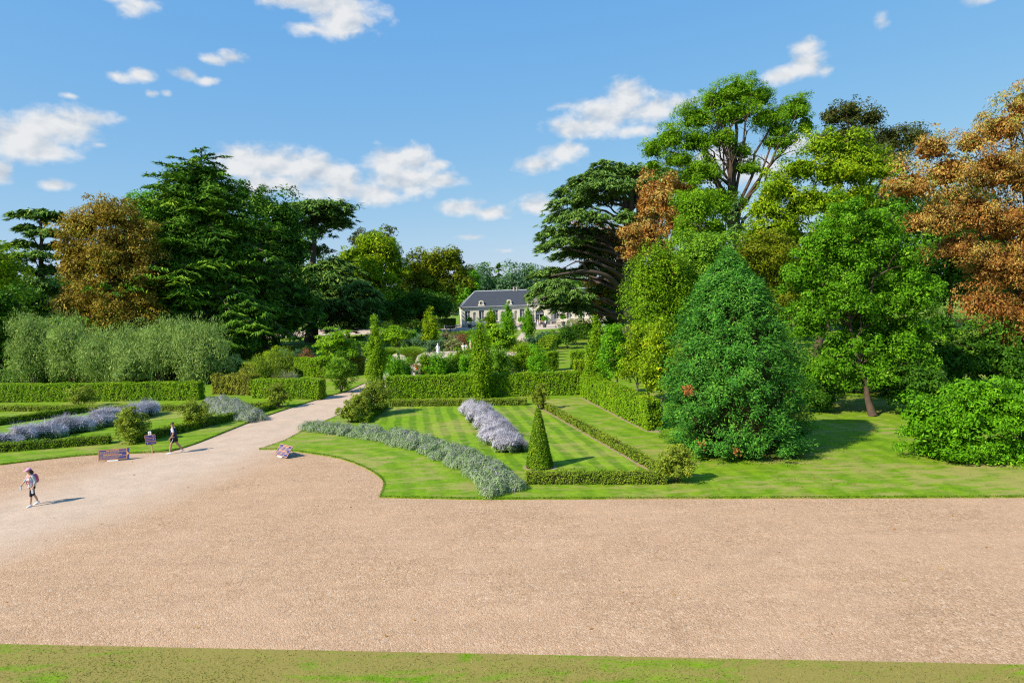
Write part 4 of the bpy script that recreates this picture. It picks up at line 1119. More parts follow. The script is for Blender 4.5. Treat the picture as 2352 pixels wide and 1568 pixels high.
hedge('tall_hedge', 'shaded hedge far left of the orangery under the trees', (-34, 176), (-14.5, 178), 1.5, 2.6, 'leaf_dark', .25, 70, seed=23)
# golden ragged hedge of coppiced shoots, slanting away
hedge('golden_hedge', 'ragged golden-brown hedge slanting away beside the blue lavender', g2(487, 906), g2(578, 908), 1.3, 1.75, 'leaf_goldhedge', .13, 300, seed=24, rough=.1, topvar=.05)
hedge('golden_hedge', 'feathery yellow hedge slanting back behind the short tall hedge', g2(565, 890), g2(662, 866), 1.8, 1.9, 'leaf_goldhedge', .14, 230, seed=25, rough=.14, topvar=.08, facing=(-.6, .8))
# clipped arches of the arbour
for i in range(7):
    f_ = i / 6
    c = np.array([3.2 + 2.8 * f_, 79 + 25 * f_])
    t_ = thing('clipped_arch', f'{ORD[i]} clipped hedge arch of the arbour counted from the viewer', 'hedge arch', (c[0], c[1], LZ), 'clipped arches of the arbour')
    for nm, a_, wd, z0, h in (('lintel', -1.05, 2.1, LZ + 1.86, .12), ('post', -1.05, .22, LZ, 1.84), ('post', .83, .22, LZ, 1.84)):
        o = hedge(nm, None, c + np.array([a_, 0]), c + np.array([a_ + wd, 0]), .6, h, 'leaf_yellow' if nm == 'lintel' else 'leaf_dark', .13, 170, seed=60 + i, z0=z0)  # sunlit tops and shaded gaps are put into the leaf colours
        for k_ in ('label', 'category', 'group'):
            if k_ in o: del o[k_]
        o.parent = t_; o.location = o.location - Vector((c[0], c[1], LZ))


# ================================================================ shrubs
def shrub(name, label, x, yb, yt, hw, mat, n=4000, leaf=.13, cat='shrub', seed=0, group=None, shape='round', clump=None, ratio=.5, core=True, stems=5, fill=.2, base_xy=None, h=None, R=None, tri=True, **kw):
    rng = np.random.default_rng(seed + 5000)
    if base_xy is None:
        b0 = G(x, yb, LZ); k = b0[1] / FOC
        h = (yb - yt) * k; R = hw * k
        base = np.array([b0[0], b0[1] + R * .6, LZ])
    else:
        base = np.array([base_xy[0], base_xy[1], LZ])
    t_ = thing(name, label, cat, base, group)
    lob = []

    def add(dx, dy, z, rx, rz):
        lob.append((base[0] + dx * R, base[1] + dy * R, LZ + z * h, rx * R, rx * R, rz * h))
    if shape == 'round':
        add(0, 0, .5, .82, .46)
        for q in range(6):
            a_ = rng.random() * 6.28; add(math.cos(a_) * .45, math.sin(a_) * .45, rng.uniform(.3, .72), rng.uniform(.4, .55), rng.uniform(.24, .32))
    elif shape == 'vase':
        add(0, 0, .62, .9, .36); add(0, 0, .3, .5, .3)
        for q in range(6):
            a_ = rng.random() * 6.28; add(math.cos(a_) * .5, math.sin(a_) * .5, rng.uniform(.55, .82), rng.uniform(.35, .5), rng.uniform(.16, .24))
    elif shape == 'column':
        add(0, 0, .12, .6, .12); add(0, 0, .26, .85, .2); add(0, 0, .42, .95, .24); add(.03, 0, .6, .72, .22); add(0, 0, .78, .42, .17); add(0, 0, .93, .16, .12)
        for q in range(5):
            a_ = rng.random() * 6.28; add(math.cos(a_) * .45, math.sin(a_) * .45, rng.uniform(.2, .65), .5, .12)
    elif shape == 'umbrella':
        add(0, 0, .72, .6, .16); add(0, 0, .9, .35, .12)
        for q in range(9):
            a_ = q * .7 + rng.normal() * .2; add(math.cos(a_) * .6, math.sin(a_) * .6, rng.uniform(.4, .74), rng.uniform(.28, .42), rng.uniform(.07, .12))
    elif shape == 'ball':
        add(0, 0, .5, 1, .5)
    elif shape == 'cone':
        pass
    mb = MB()
    cl = clump if clump else R * .3
    C = crown(mb, lob, rng, n, leaf, cl, ratio=ratio, fill=fill, zmin=LZ + .02, tri=tri, per=60, **kw)
    mb.build('foliage', mat, t_)
    mb = MB()
    ends = C[rng.choice(len(C), min(stems, len(C)), replace=False)]
    for e in ends:
        s_ = base + np.array([rng.normal() * .06 * R, rng.normal() * .06 * R, 0])
        mb.tube(bez(s_, e, h * .08, 6), (.012 + .012 * h) * np.linspace(1, .3, 6), 5)
    if len(ends):
        mb.build('stem', 'bark_brown', t_, smooth=True)
    return t_


OS = 'leaf_osmanthus'
shrub('olive_shrub', 'loose olive shrub in front of the longest tall hedge on the left', 177, 938, 892, 32, OS, 3500, .11, seed=1)
shrub('olive_shrub', 'dark bushy shrub left of the wooden direction post', 291, 1020, 948, 38, 'leaf_osmanthus', 6500, .12, seed=2)
shrub('olive_shrub', 'olive shrub behind and to the right of the walking man', 438, 985, 921, 34, OS, 5000, .11, seed=3)
shrub('olive_shrub', 'olive shrub in front of the short tall hedge by the path', 632, 938, 883, 28, OS, 4500, .11, seed=4)
shrub('olive_shrub', 'rounded olive shrub at the right path edge below the left columnar tree', 862, 955, 877, 36, OS, 6000, .11, seed=5)
shrub('olive_shrub', 'middle olive shrub at the right path edge', 828, 962, 900, 30, OS, 4500, .11, seed=6)
shrub('olive_shrub', 'low olive shrub nearest the viewer at the right path edge', 800, 972, 927, 28, OS, 4000, .10, seed=7)
shrub('olive_shrub', 'small wiry olive shrub at the far end of the long low hedge', 1240, 942, 884, 20, OS, 3000, .09, seed=8)
shrub('olive_shrub', 'wiry shrub at the near right corner of the low hedges', 1558, 1112, 1030, 38, OS, 7000, .09, seed=9)
shrub('viburnum_shrub', 'vase-shaped dark green shrub on the grass beside the path bend', 780, 902, 820, 33, 'leaf_shrub', 6500, .13, seed=10, shape='vase')
shrub('round_shrub', 'pale green rounded shrub standing before the silver willows, left one', 297, 890, 814, 33, 'leaf_silver', 5000, .15, seed=11)
shrub('round_shrub', 'pale green rounded shrub standing before the silver willows, right one', 437, 885, 814, 24, 'leaf_silver', 4000, .15, seed=12)
shrub('round_shrub', 'grey-green rounded shrub left of the feathery yellow hedge', 535, 872, 815, 27, 'leaf_silver', 3500, .15, seed=13)
for i, (x, yt, hw) in enumerate([(60, 740, 42), (148, 746, 54), (228, 782, 44), (292, 766, 60), (355, 758, 64), (420, 752, 66), (470, 764, 46)]):
    shrub('silver_willow', f'{ORD[i]} silver-leaved willow bush from the left, behind the longest hedge', x, 884, yt, hw, 'leaf_silver', 13000, .26, 'bush', 20 + i, 'silver willow bushes', 'round', ratio=.2, clump=.8, flat=1.5, tdir=1.0, spread=.6, fill=.12)
# upright hornbeams
for i, (x, yb, yt, hw, lab, mt) in enumerate([
        (864, 905, 738, 20, 'slim upright hornbeam beside the right path edge, left one of the garden', 'leaf_hornbeam'), (1107, 916, 745, 23, 'slim upright hornbeam in front of the middle hedge', 'leaf_hornbeam'),
        (990, 800, 707, 21, 'small yellow-green upright hornbeam left of the orangery', 'leaf_yellow'), (1129, 775, 709, 14, 'small upright hornbeam before the orangery, left of the tallest one', 'leaf_hornbeam'),
        (1169, 790, 699, 18, 'dark upright hornbeam before the orangery facade', 'leaf_mid'), (1215, 780, 704, 15, 'slender upright hornbeam left of the orangery door', 'leaf_mid'),
        (1374, 912, 738, 28, 'upright hornbeam at the right end of the middle hedge', 'leaf_hornbeam')]):
    shrub('hornbeam_tree', lab, x, yb, yt, hw, mt, 14000 if yb > 850 else 7000, .13 if yb > 850 else .2, 'tree', 40 + i, shape='column', clump=.34 if yb > 850 else .5, flat=1.3, up=.5, spread=.25)


def young_tree(label, x, yb, ytop, ybot, hw, mat, seed, n=7000, leaf=.14):
    b0 = G(x, yb, LZ); k = b0[1] / FOC; rng = np.random.default_rng(seed)
    top = PZ(x - 4, ytop, b0[1])[2]; bot = PZ(x, ybot, b0[1])[2]
    t_ = thing('young_tree', label, 'tree', b0)
    R = hw * k; h = top - bot
    lob = [(b0[0], b0[1], bot + h * .4, R, R, h * .4), (b0[0], b0[1], bot + h * .72, R * .7, R * .7, h * .3), (b0[0] + R * .3, b0[1], bot + h * .3, R * .7, R * .7, h * .25), (b0[0] - R * .3, b0[1], bot + h * .35, R * .7, R * .7, h * .28)]
    mb = MB(); C = crown(mb, lob, rng, n, leaf, .42, fill=.1, per=50)
    mb.build('crown', mat, t_)
    tm = trunk_mesh(b0, np.array([b0[0], b0[1], bot + h * .8]), .09, C[rng.choice(len(C), 10)], rng, 7)
    tm.build('trunk', 'bark_pale', t_, smooth=True)


young_tree('young green tree on a thin stem behind the slanting tall hedge', 1417, 925, 745, 872, 34, 'leaf_mid', 1)
young_tree('young yellowish tree on a thin stem just left of the sequoia', 1520, 972, 745, 912, 36, 'leaf_yellow', 2, 9000)
young_tree('young yellow-green tree between the thin-stemmed tree and the slanting hedge', 1465, 930, 755, 885, 34, 'leaf_yellow', 3, 8000)
young_tree('young green tree half hidden left of the sequoia top', 1490, 920, 700, 870, 38, 'leaf_hornbeam', 4, 8000)

# cone of clipped yew
rng = np.random.default_rng(8)
cb = G(1240, 1074, LZ); cb = np.array([cb[0], cb[1] + .1, LZ])
hc = 3.05
cone = thing('cone_topiary', 'tall narrow cone of clipped evergreen on the striped lawn', 'topiary', cb)
mb = MB()
n = 7500
u = 1 - np.sqrt(1 - rng.random(n) * .995)
a_ = rng.random(n) * 2 * math.pi
rr = (.60 * (1 - u) ** .92 + .025) * (1 + .03 * np.sin(a_ * 6 + u * 20)) + rng.normal(size=n) * .022
P = np.stack([np.cos(a_) * rr, np.sin(a_) * rr, .06 + u * hc], 1) + cb
N = np.stack([np.cos(a_), np.sin(a_), np.full(n, .45)], 1) + rng.normal(size=(n, 3)) * .45
mb.leaves(P, N, .085 * rng.uniform(.6, 1.4, n), .055, rng, .42 + .25 * rng.normal(size=n) + .12 * np.sin(a_ * 3 + u * 8), tri=True)
mb.lathe(cb, [(.5, .02), (.53, .2), (.36, 1.1), (.18, 2.1), (.03, 2.85)], 16, 1)
mb.build('foliage', ['leaf_yew', 'twig_core'], cone)
mb = MB(); mb.tube([cb, cb + np.array([0, 0, .4])], [.06, .05], 7); mb.build('trunk', 'bark_brown', cone)


# ================================================================ flower borders
def border(name, label, pts, widths, hgt, mat, n, blade_w, seed, lean=.55, cat='flower border', tuft=.28, bend=.25, two=None, mound=0):
    """a planted band: tufts of upright blades along a line"""
    rng = np.random.default_rng(seed + 6000)
    c = curve(np.array([p[:2] for p in pts]), 8); wv_ = np.interp(np.linspace(0, 1, len(c)), np.linspace(0, 1, len(widths)), widths)
    seg = np.r_[0, np.cumsum(np.hypot(*np.diff(c, axis=0).T))]
    L = seg[-1]
    area = np.trapezoid(wv_, seg) if hasattr(np, 'trapezoid') else np.trapz(wv_, seg)
    nt = int(area / (tuft * tuft * 1.1))
    s = rng.random(nt) * L; cx = np.interp(s, seg, c[:, 0]); cy = np.interp(s, seg, c[:, 1]); wd = np.interp(s, seg, wv_)
    dx = np.gradient(c[:, 0]); dy = np.gradient(c[:, 1]); nl = np.hypot(dx, dy)
    nx_ = np.interp(s, seg, -dy / nl); ny_ = np.interp(s, seg, dx / nl)
    q = rng.uniform(-.5, .5, nt)
    tx = cx + nx_ * q * wd; ty = cy + ny_ * q * wd
    th_ = hgt * (1 - (2 * q) ** 2 * .35) * rng.uniform(.75, 1.2, nt)
    K = rng.integers(0, nt, n)
    D = unit(np.c_[rng.normal(size=(n, 2)) * lean, np.ones(n)])
    D[:, 0] += nx_[K] * q[K] * 1.0; D[:, 1] += ny_[K] * q[K] * 1.0
    P = np.c_[tx[K] + rng.normal(size=n) * tuft * .22, ty[K] + rng.normal(size=n) * tuft * .22, np.full(n, LZ) + rng.random(n) * th_[K] * .35]
    Lb = th_[K] * rng.uniform(.45, 1.0, n)
    if mound:                                 # bushy domes: short shoots over the whole dome of each plant
        v = unit(rng.normal(size=(n, 3)) + np.array([0, 0, .6])); v[:, 2] = np.abs(v[:, 2])
        P = np.c_[tx[K], ty[K], np.full(n, LZ)] + v * np.c_[np.full((n, 2), tuft * 1.05), th_[K] * .72] * rng.uniform(.6, 1, (n, 1))
        D = v + np.array([0, 0, .7]) + rng.normal(size=(n, 3)) * .35
        Lb = np.where(rng.random(n) < .12, .45, .28) * th_[K] * rng.uniform(.7, 1.3, n)
    tt = rng.normal(size=nt)
    tint = .38 + .1 * tt[K] + .2 * rng.normal(size=n)
    mb = MB()
    out_ = np.c_[nx_[K] * q[K] * 2, ny_[K] * q[K] * 2, np.full(n, .7)] + rng.normal(size=(n, 3)) * .3
    if mound: out_ = v + rng.normal(size=(n, 3)) * .25
    f = np.zeros(n, bool) if two is None else rng.random(n) < two[1]
    Du = unit(D)
    Lf = Lb * np.where(f, 1.0, .85); lift = np.where(f, .08 if mound else .32, 0.) * th_[K]
    Pm = P + Du * Lf[:, None] * .5; Pm[:, 2] += lift
    wl = blade_w * rng.uniform(.7, 1.5, n) * 1.5
    for sel, mi, ti_ in ((~f, 0, tint), (f, 1, np.clip(.2 + .8 * rng.random(n), 0, 1))):
        mb.leaves(Pm[sel], out_[sel], Lf[sel], wl[sel], rng, ti_[sel], mi, Du[sel], tri=True)
    mats = [mat] if two is None else [mat, two[0]]
    m0 = c[len(c) // 2]
    o = mb.build(name, mats, loc=(m0[0], m0[1], LZ))
    return tag(o, label, cat)


border('lavender_border', 'long curving band of silvery lavender between the lawns', [g2(x, y) for x, y in [(705, 985), (780, 993), (880, 1003), (980, 1028), (1070, 1062), (1130, 1098), (1168, 1136)]], [1.0, 1.5, 1.9, 2.0, 1.8, 1.6, 1.8], .72, 'leaf_lavender', 80000, .018, 1, lean=.5, two=('leaf_lavender_bloom', .16), mound=1, tuft=.34)
border('lavender_border', 'short band of bluish lavender left of the path', [g2(x, y) for x, y in [(500, 925), (530, 945), (560, 958), (590, 966)]], [2.6, 2.6, 2.0, 1.2], .8, 'leaf_lavender', 36000, .02, 2, two=('leaf_lavender_bloom', .45), mound=1, tuft=.36)
border('sage_border', 'pale violet Russian sage row across the striped lawn', [g2(x, y) for x, y in [(1088, 944), (1120, 978), (1150, 1015), (1172, 1042)]], [1.7, 1.8, 1.8, 1.5], .72, 'leaf_lavender', 56000, .015, 3, lean=.42, two=('leaf_sage_bloom', .72), tuft=.4)
border('sage_border', 'long pale violet Russian sage row at the left', [g2(x, y) for x, y in [(-40, 1036), (60, 1014), (180, 990), (290, 966), (355, 950)]], [1.7, 1.7, 1.6, 1.5, 1.3], .9, 'leaf_lavender', 60000, .018, 4, lean=.45, two=('leaf_sage_bloom', .6), tuft=.42)
border('grass_border', 'tuft of reddish feathery grass behind the short tall hedge', [g2(640, 890), g2(668, 884)], [1.6, 1.6], 1.3, 'leaf_red_grass', 4000, .03, 5, two=('leaf_reed', .4))
for i, (x, yb, yt, hw, lab) in enumerate([(600, 892, 842, 34, 'lower feathery yellow-green willow clump behind the short tall hedge'), (640, 880, 822, 34, 'higher feathery yellow-green willow clump behind the short tall hedge')]):
    shrub('willow_clump', lab, x, yb, yt, hw, 'leaf_box', 6500, .24, 'bush', 180 + i, ratio=.2, clump=.6, flat=1.5, tdir=1.0, spread=.6)


def grass_clump(label, x, yb, yt, hw, mat='leaf_fountain_grass', n=2600, seed=0, wdt=.05):
    rng = np.random.default_rng(seed + 6500)
    b0 = G(x, yb, LZ); k = b0[1] / FOC; R = hw * k; h = (yb - yt) * k
    b0 = b0 + np.array([0, R * .5, 0])
    a_ = rng.random(n) * 6.28; tl = rng.random(n) ** .7
    D = np.stack([np.cos(a_) * tl * R * .75 / h, np.sin(a_) * tl * R * .75 / h, np.ones(n)], 1)
    P = b0 + np.stack([np.cos(a_) * .2 * R * tl, np.sin(a_) * .2 * R * tl, np.zeros(n)], 1)
    mb = MB(); mb.blades(P, D, h * rng.uniform(.7, 1.05, n), wdt, rng, rng.random(n), 0, .5)
    return tag(mb.build('fountain_grass', mat, loc=b0), label, 'ornamental grass')


grass_clump('left one of two big fountain grass clumps by the gravel court', 887, 835, 786, 26, seed=1, n=3000)
grass_clump('right one of two big fountain grass clumps by the gravel court', 943, 835, 786, 32, seed=2, n=3600)
grass_clump('fountain grass clump behind the slim hornbeam by the white statue', 1085, 828, 793, 24, seed=3)
grass_clump('pale grass clump near the orangery path in the back border', 1063, 782, 753, 30, seed=4)

# ================================================================ the garden behind the middle hedge
for i, (x, yt, hw) in enumerate([(908, 826, 20), (928, 832, 18), (979, 815, 15), (1006, 820, 22), (1033, 823, 18), (1056, 809, 17), (1078, 815, 18), (1143, 800, 32), (1200, 790, 24), (1235, 798, 20)]):
    Zr = 63 + (i % 3) * 1.4
    c = PZ(x, 850, Zr); topz = PZ(x, yt, Zr)[2]
    shrub('rose_bush', f'{ORD[i]} leafy rose bush from the left in the row just behind the middle hedge', 0, 0, 0, 0, ['leaf_mid', 'leaf_shrub', 'leaf_hornbeam'][i % 3], 7000, .13, 'shrub', 60 + i, 'rose bushes behind the middle hedge', base_xy=(c[0], Zr), h=topz, R=hw * Zr / FOC, clump=.42)
for i, (x, yb, yt, hw, lab) in enumerate([(768, 866, 762, 62, 'flat-topped bright green dogwood tree left of the garden'), (903, 812, 750, 44, 'flat-topped bright green dogwood tree behind the left fountain grass'), (1146, 826, 754, 42, 'flat-topped bright green dogwood tree in the middle of the garden')]):
    shrub('dogwood_tree', lab, x, yb, yt, hw, 'leaf_dogwood', 7000, .26, 'tree', 80 + i, shape='umbrella', clump=.75, flat=.35, up=1.2, ratio=.55, fill=.05, stems=9)
G_LIST = [  # x, base y, top y, half width, material, leaf, label
    (986, 809, 789, 14, 'leaf_teal', .16, 'clipped round shrub left of the white statue'), (1014, 807, 783, 20, 'leaf_teal', .16, 'large grey-green shrub right behind the white statue'),
    (1040, 807, 777, 20, 'leaf_variegated', .2, 'cream variegated shrub right of the white statue'), (860, 805, 772, 26, 'leaf_teal', .2, 'blue-green shrub left of the left fountain grass'),
    (925, 800, 775, 24, 'leaf_teal', .2, 'blue-green low shrub between the fountain grasses'), (968, 800, 772, 24, 'leaf_teal', .2, 'blue-green low shrub left of the clipped round one'),
    (950, 790, 764, 26, 'leaf_mid', .25, 'green shrub in the back border left of the small yellow hornbeam'), (1030, 788, 765, 24, 'leaf_pink', .2, 'pink flowering shrub in the back border'),
    (1005, 788, 766, 18, 'leaf_mid', .25, 'green shrub right of the small yellow hornbeam'), (1090, 800, 775, 18, 'leaf_mid', .2, 'green shrub beside the strollers in the garden'),
    (1108, 798, 768, 20, 'leaf_shrub', .2, 'dark green shrub right of the strollers'), (1060, 798, 778, 16, 'leaf_red_grass', .18, 'russet leaved shrub beside the strollers'),
    (1190, 814, 786, 20, 'leaf_osmanthus', .18, 'dull olive shrub left of the clipped arches'), (1225, 802, 772, 20, 'leaf_teal', .2, 'grey-green shrub behind the clipped arches'),
    (1255, 786, 762, 28, 'leaf_teal', .22, 'silvery green shrub below the orangery pavilion'), (1305, 802, 746, 26, 'leaf_dark', .22, 'big dark round shrub right of the clipped arches'),
    (1340, 775, 735, 36, 'leaf_variegated', .25, 'pale feathery shrub below the right wing of the orangery'), (1275, 800, 766, 20, 'leaf_shrub', .2, 'green shrub beside the far arches'),
    (1165, 806, 782, 18, 'leaf_shrub', .2, 'green shrub left of the path to the orangery'), (1090, 786, 766, 24, 'leaf_shrub', .25, 'shrub in the back border below the orangery windows'),
    (1130, 788, 768, 20, 'leaf_mid', .25, 'bright shrub below the third orangery window'), (655, 850, 812, 26, 'leaf_teal', .2, 'blue-green shrub behind the feathery yellow hedge'),
    (705, 842, 812, 26, 'leaf_red_grass', .18, 'reddish shrub behind the curved hedge'), (820, 830, 802, 24, 'leaf_pink', .18, 'shrub with pink blossom right of the big dogwood'),
    (848, 835, 795, 20, 'leaf_shrub', .18, 'green shrub left of the slim hornbeam by the path'), (620, 838, 806, 22, 'leaf_yellow', .2, 'yellow-green shrub left of the reddish one'),
    (905, 778, 760, 40, 'leaf_dark', .3, 'shaded shrub in the back border under the trees, left one'), (970, 776, 758, 40, 'leaf_dark', .3, 'shaded shrub in the back border under the trees, right one')]
for i, (x, yb, yt, hw, mt, lf, lab) in enumerate(G_LIST):
    shrub('garden_shrub', lab, x, yb, yt, hw, mt, 2600, lf, 'shrub', 100 + i, clump=.6 if lf > .17 else .45, stems=3)
shrub('undergrowth_shrub', 'dark undergrowth left of the bare plane trunk on the lawn edge', 1880, 950, 880, 50, 'leaf_dark', 5000, .18, 'shrub', 150, fill=.3)
shrub('undergrowth_shrub', 'dark undergrowth behind the laurel bush', 2130, 960, 850, 60, 'leaf_dark', 6000, .2, 'shrub', 151, fill=.3)
for i, (x, yb, yt, hw) in enumerate([(1850, 930, 830, 60), (1790, 915, 800, 60), (2080, 915, 800, 70), (2170, 905, 770, 70), (2260, 900, 760, 70), (2345, 900, 770, 70)]):
    shrub('undergrowth_shrub', f'{ORD[i]} dark shrub from the left in the undergrowth behind the plane and chestnut', x, yb, yt, hw, 'leaf_dark', 5000, .26, 'shrub', 160 + i, 'undergrowth behind the plane and chestnut', fill=.35, clump=.9)
rng = np.random.default_rng(33)
mb = MB()
n = 420
fx = np.r_[rng.uniform(8, 26, 300), rng.uniform(-22, 22, 120)]; fy = np.r_[rng.uniform(27.5, 44, 300), rng.uniform(15.5, 40, 120)]
fz = np.where(in_poly(np.c_[fx, fy], right_poly) | in_poly(np.c_[fx, fy], left_poly), LZ + .02, .015)
mb.leaves(np.c_[fx, fy, fz], np.array([0, 0, 1.]) + rng.normal(size=(n, 3)) * .3, rng.uniform(.05, .13, n), rng.uniform(.03, .08, n), rng, rng.random(n) * .8)
tag(mb.build('fallen_leaves', 'leaf_chestnut_brown'), 'scattered fallen leaves on lawn and gravel', kind='stuff')
# low ground cover in the beds
rng = np.random.default_rng(91)
mb = MB()
poly = [(-8.6, 60), (3.6, 60), (4.4, 72), (4.8, 108), (.5, 115), (-4, 130), (-6, 156), (-34, 156), (-34, 112), (-20, 104), (-14, 106), (-6, 106), (1, 98), (1, 90), (-6, 87), (-8.4, 76)]
C = np.c_[rng.uniform(-34, 5, 5200), rng.uniform(60, 156, 5200)]; C = C[in_poly(C, poly)]
n = len(C) * 12; K = np.repeat(np.arange(len(C)), 12)
hh_ = rng.uniform(.2, .8, len(C))
v = unit(rng.normal(size=(n, 3)) + np.array([0, 0, .5]))
P = np.c_[C[K], np.full(n, LZ)] + v * np.array([.5, .5, 1]) * hh_[K][:, None]; P[:, 2] = np.maximum(P[:, 2], LZ + .02)
mb.leaves(P, v + np.array([0, 0, .5]) + rng.normal(size=(n, 3)) * .4, .3, .16, rng, .45 + .2 * rng.normal(size=len(C))[K] + .15 * rng.normal(size=n), tri=True)
tag(mb.build('ground_cover', 'leaf_shrub'), 'low mixed planting covering the garden beds', kind='stuff')
# ================================================================ the orangery
simple('limestone', (.80, .73, .58), .9, .15, var=.16, vscale=1.2, bump=.3, bscale=3)
simple('limestone_trim', (.82, .75, .60), .88, .15, var=.12, vscale=2.5)
simple('plinth_stone', (.55, .47, .36), .92, .12, var=.22, vscale=2)
simple('slate', (.05, .056, .07), .6, .4, var=.35, vscale=1.6, bump=.4, bscale=9)
simple('zinc', (.55, .58, .62), .5, .5)
simple('white_paint', (.80, .80, .78), .55, .35)
simple('glass_dark', (.018, .022, .028), .06, .6)
simple('interior_shade', (.012, .011, .010), .9, .05)
simple('chimney_brick', (.55, .48, .42), .9, .1, var=.2)
oA = G(1061, 752.5)[:2]; oD = G(1240, 745.5)[:2]
oe = (oD - oA); oL = np.hypot(*oe); oe /= oL; on = np.array([-oe[1], oe[0]])
ORZ = math.atan2(oe[1], oe[0])
LEN = 2 * oL; DEP = 9.0; EAVE = 5.25; RIDGE = 9.45
org = np.array([oA[0], oA[1], LZ])
orangery = thing('orangery', 'long pale stone orangery with slate roof and central pavilion at the garden end', 'building', org)


def OB(u, v, z):
    return np.array([oA[0] + oe[0] * u + on[0] * v, oA[1] + oe[1] * u + on[1] * v, LZ + z])


def obox(mb, u0, u1, v0, v1, z0, z1, mat=0):
    mb.box(OB((u0 + u1) / 2, (v0 + v1) / 2, (z0 + z1) / 2), (u1 - u0, v1 - v0, z1 - z0), ORZ, mat)


def opoly(mb, uz, v0, v1, mat=0):
    """polygon in the facade plane, from depth v0 to v1"""
    n = len(uz)
    V = [OB(u, v0, z) for u, z in uz] + [OB(u, v1, z) for u, z in uz]
    mb.add(V, [list(range(n))], mat); mb.add(V, [list(range(2 * n - 1, n - 1, -1))], mat)
    mb.add(V, [[i, n + i, n + (i + 1) % n, (i + 1) % n] for i in range(n)], mat)


def arch(u0, u1, zs, k=10):
    r = (u1 - u0) / 2; c = (u0 + u1) / 2
    return [(c - r * math.cos(q), zs + r * math.sin(q)) for q in np.linspace(0, math.pi, k)]


PU0, PU1 = oL - 3.3, oL + 3.3
wins = [1.65, 5.38, 9.12, 12.85, 16.35]
nich = [3.5, 7.25, 11.0, 14.6]
wins += [LEN - w_ for w_ in wins]; nich += [LEN - w_ for w_ in nich]
ops = sorted([(w_ - .68, w_ + .68, 1.3, 4.3) for w_ in wins] + [(w_ - .38, w_ + .38, 1.6, 3.95) for w_ in nich])
mb = MB()
cur = 0.0
for (u0, u1, z0, z1) in ops + [(LEN, LEN, 0, 0)]:
    if not (cur < PU0 and u0 > PU1):
        obox(mb, cur, u0, 0, .5, .6, EAVE - .3)
    else:
        obox(mb, cur, PU0 + .2, 0, .5, .6, EAVE - .3); obox(mb, PU1 - .2, u0, 0, .5, .6, EAVE - .3)
    if u1 > u0:
        obox(mb, u0, u1, 0, .5, .6, z0); obox(mb, u0, u1, 0, .5, z1, EAVE - .3)
    cur = u1
obox(mb, 0, .5, .5, DEP, .6, EAVE - .3); obox(mb, LEN - .5, LEN, .5, DEP, .6, EAVE - .3); obox(mb, .5, LEN - .5, DEP - .5, DEP, .6, EAVE - .3)
for w_ in nich:
    obox(mb, w_ - .38, w_ + .38, .32, .49, 1.6, 3.95)
    a_ = arch(w_ - .38, w_ + .38, 3.57, 9); m_ = len(a_) // 2
    opoly(mb, a_[:m_ + 1] + [(w_ - .38, 3.95)], .003, .32); opoly(mb, a_[m_:] + [(w_ + .38, 3.95)], .003, .32)
mb.build('wall', 'limestone', orangery)
mb = MB()
obox(mb, -.08, PU0, -.08, .6, 0, .6); obox(mb, PU1, LEN + .08, -.08, .6, 0, .6); obox(mb, -.08, .6, .6, DEP, 0, .6); obox(mb, LEN - .6, LEN + .08, .6, DEP, 0, .6)
mb.build('plinth', 'plinth_stone', orangery)
mb = MB()
obox(mb, -.12, PU0, -.12, .3, EAVE - .3, EAVE - .12); obox(mb, -.28, PU0 - .002, -.28, .3, EAVE - .12, EAVE + .06)
obox(mb, PU1, LEN + .12, -.12, .3, EAVE - .3, EAVE - .12); obox(mb, PU1 + .002, LEN + .28, -.28, .3, EAVE - .12, EAVE + .06)
obox(mb, -.28, .3, .3, DEP + .28, EAVE - .12, EAVE + .06); obox(mb, LEN - .3, LEN + .28, .3, DEP + .28, EAVE - .12, EAVE + .06); obox(mb, -.28, LEN + .28, DEP, DEP + .28, EAVE - .12, EAVE + .06)
mb.build('cornice', 'limestone_trim', orangery)
for cu in (0.0, LEN - .62):
    for r_ in range(10):                      # corner stones, long and short in turn
        wd = .62 if r_ % 2 else .42
        mb = MB(); u0 = cu if cu == 0 else LEN - wd
        obox(mb, u0 - (.025 if cu == 0 else 0), u0 + wd + (.025 if cu else 0), -.03, .2, .62 + r_ * .43, .62 + r_ * .43 + .40)
        mb.build('quoin', 'limestone_trim', orangery)


def window(u, z0, z1, w_, v=.2):
    mb = MB(); h = w_ / 2
    for a_, b_ in ((u - h, u - h + .06), (u + h - .06, u + h), (u - .05, u + .05)):
        obox(mb, a_, b_, v, v + .08, z0, z1)
    obox(mb, u - h, u + h, v + .003, v + .083, z0, z0 + .1); obox(mb, u - h, u + h, v + .003, v + .083, z1 - .1, z1)
    for s_ in (-1, 1):
        for f_ in (.36, .68):
            c = u + s_ * h * f_; obox(mb, c - .013, c + .013, v + .02, v + .06, z0 + .1, z1 - .1)
    nrow = 8
    for r_ in range(1, nrow):
        z = z0 + (z1 - z0) * r_ / nrow; obox(mb, u - h + .09, u + h - .09, v + .024, v + .056, z - .013, z + .013)
    f = mb.build('window', 'white_paint', orangery)
    f['_o'] = orangery['_o']
    mb = MB(); obox(mb, u - h + .02, u + h - .02, v + .09, v + .11, z0 + .02, z1 - .02)
    p_ = mb.build('pane', 'glass_dark', None); p_.parent = f
    mb = MB(); obox(mb, u - h - .12, u + h + .12, -.10, .18, z0 - .12, z0 - .004)
    s_ = mb.build('sill', 'limestone_trim', None); s_.parent = f


for w_ in wins: window(w_, 1.3, 4.3, 1.36)
# children built in world space hang under a part whose own origin is the building's
for o in list(bpy.data.objects):
    if o.parent is not None and o.parent.name.startswith('window') and o.name.startswith(('pane', 'sill')):
        o.location = -Vector(orangery.location)
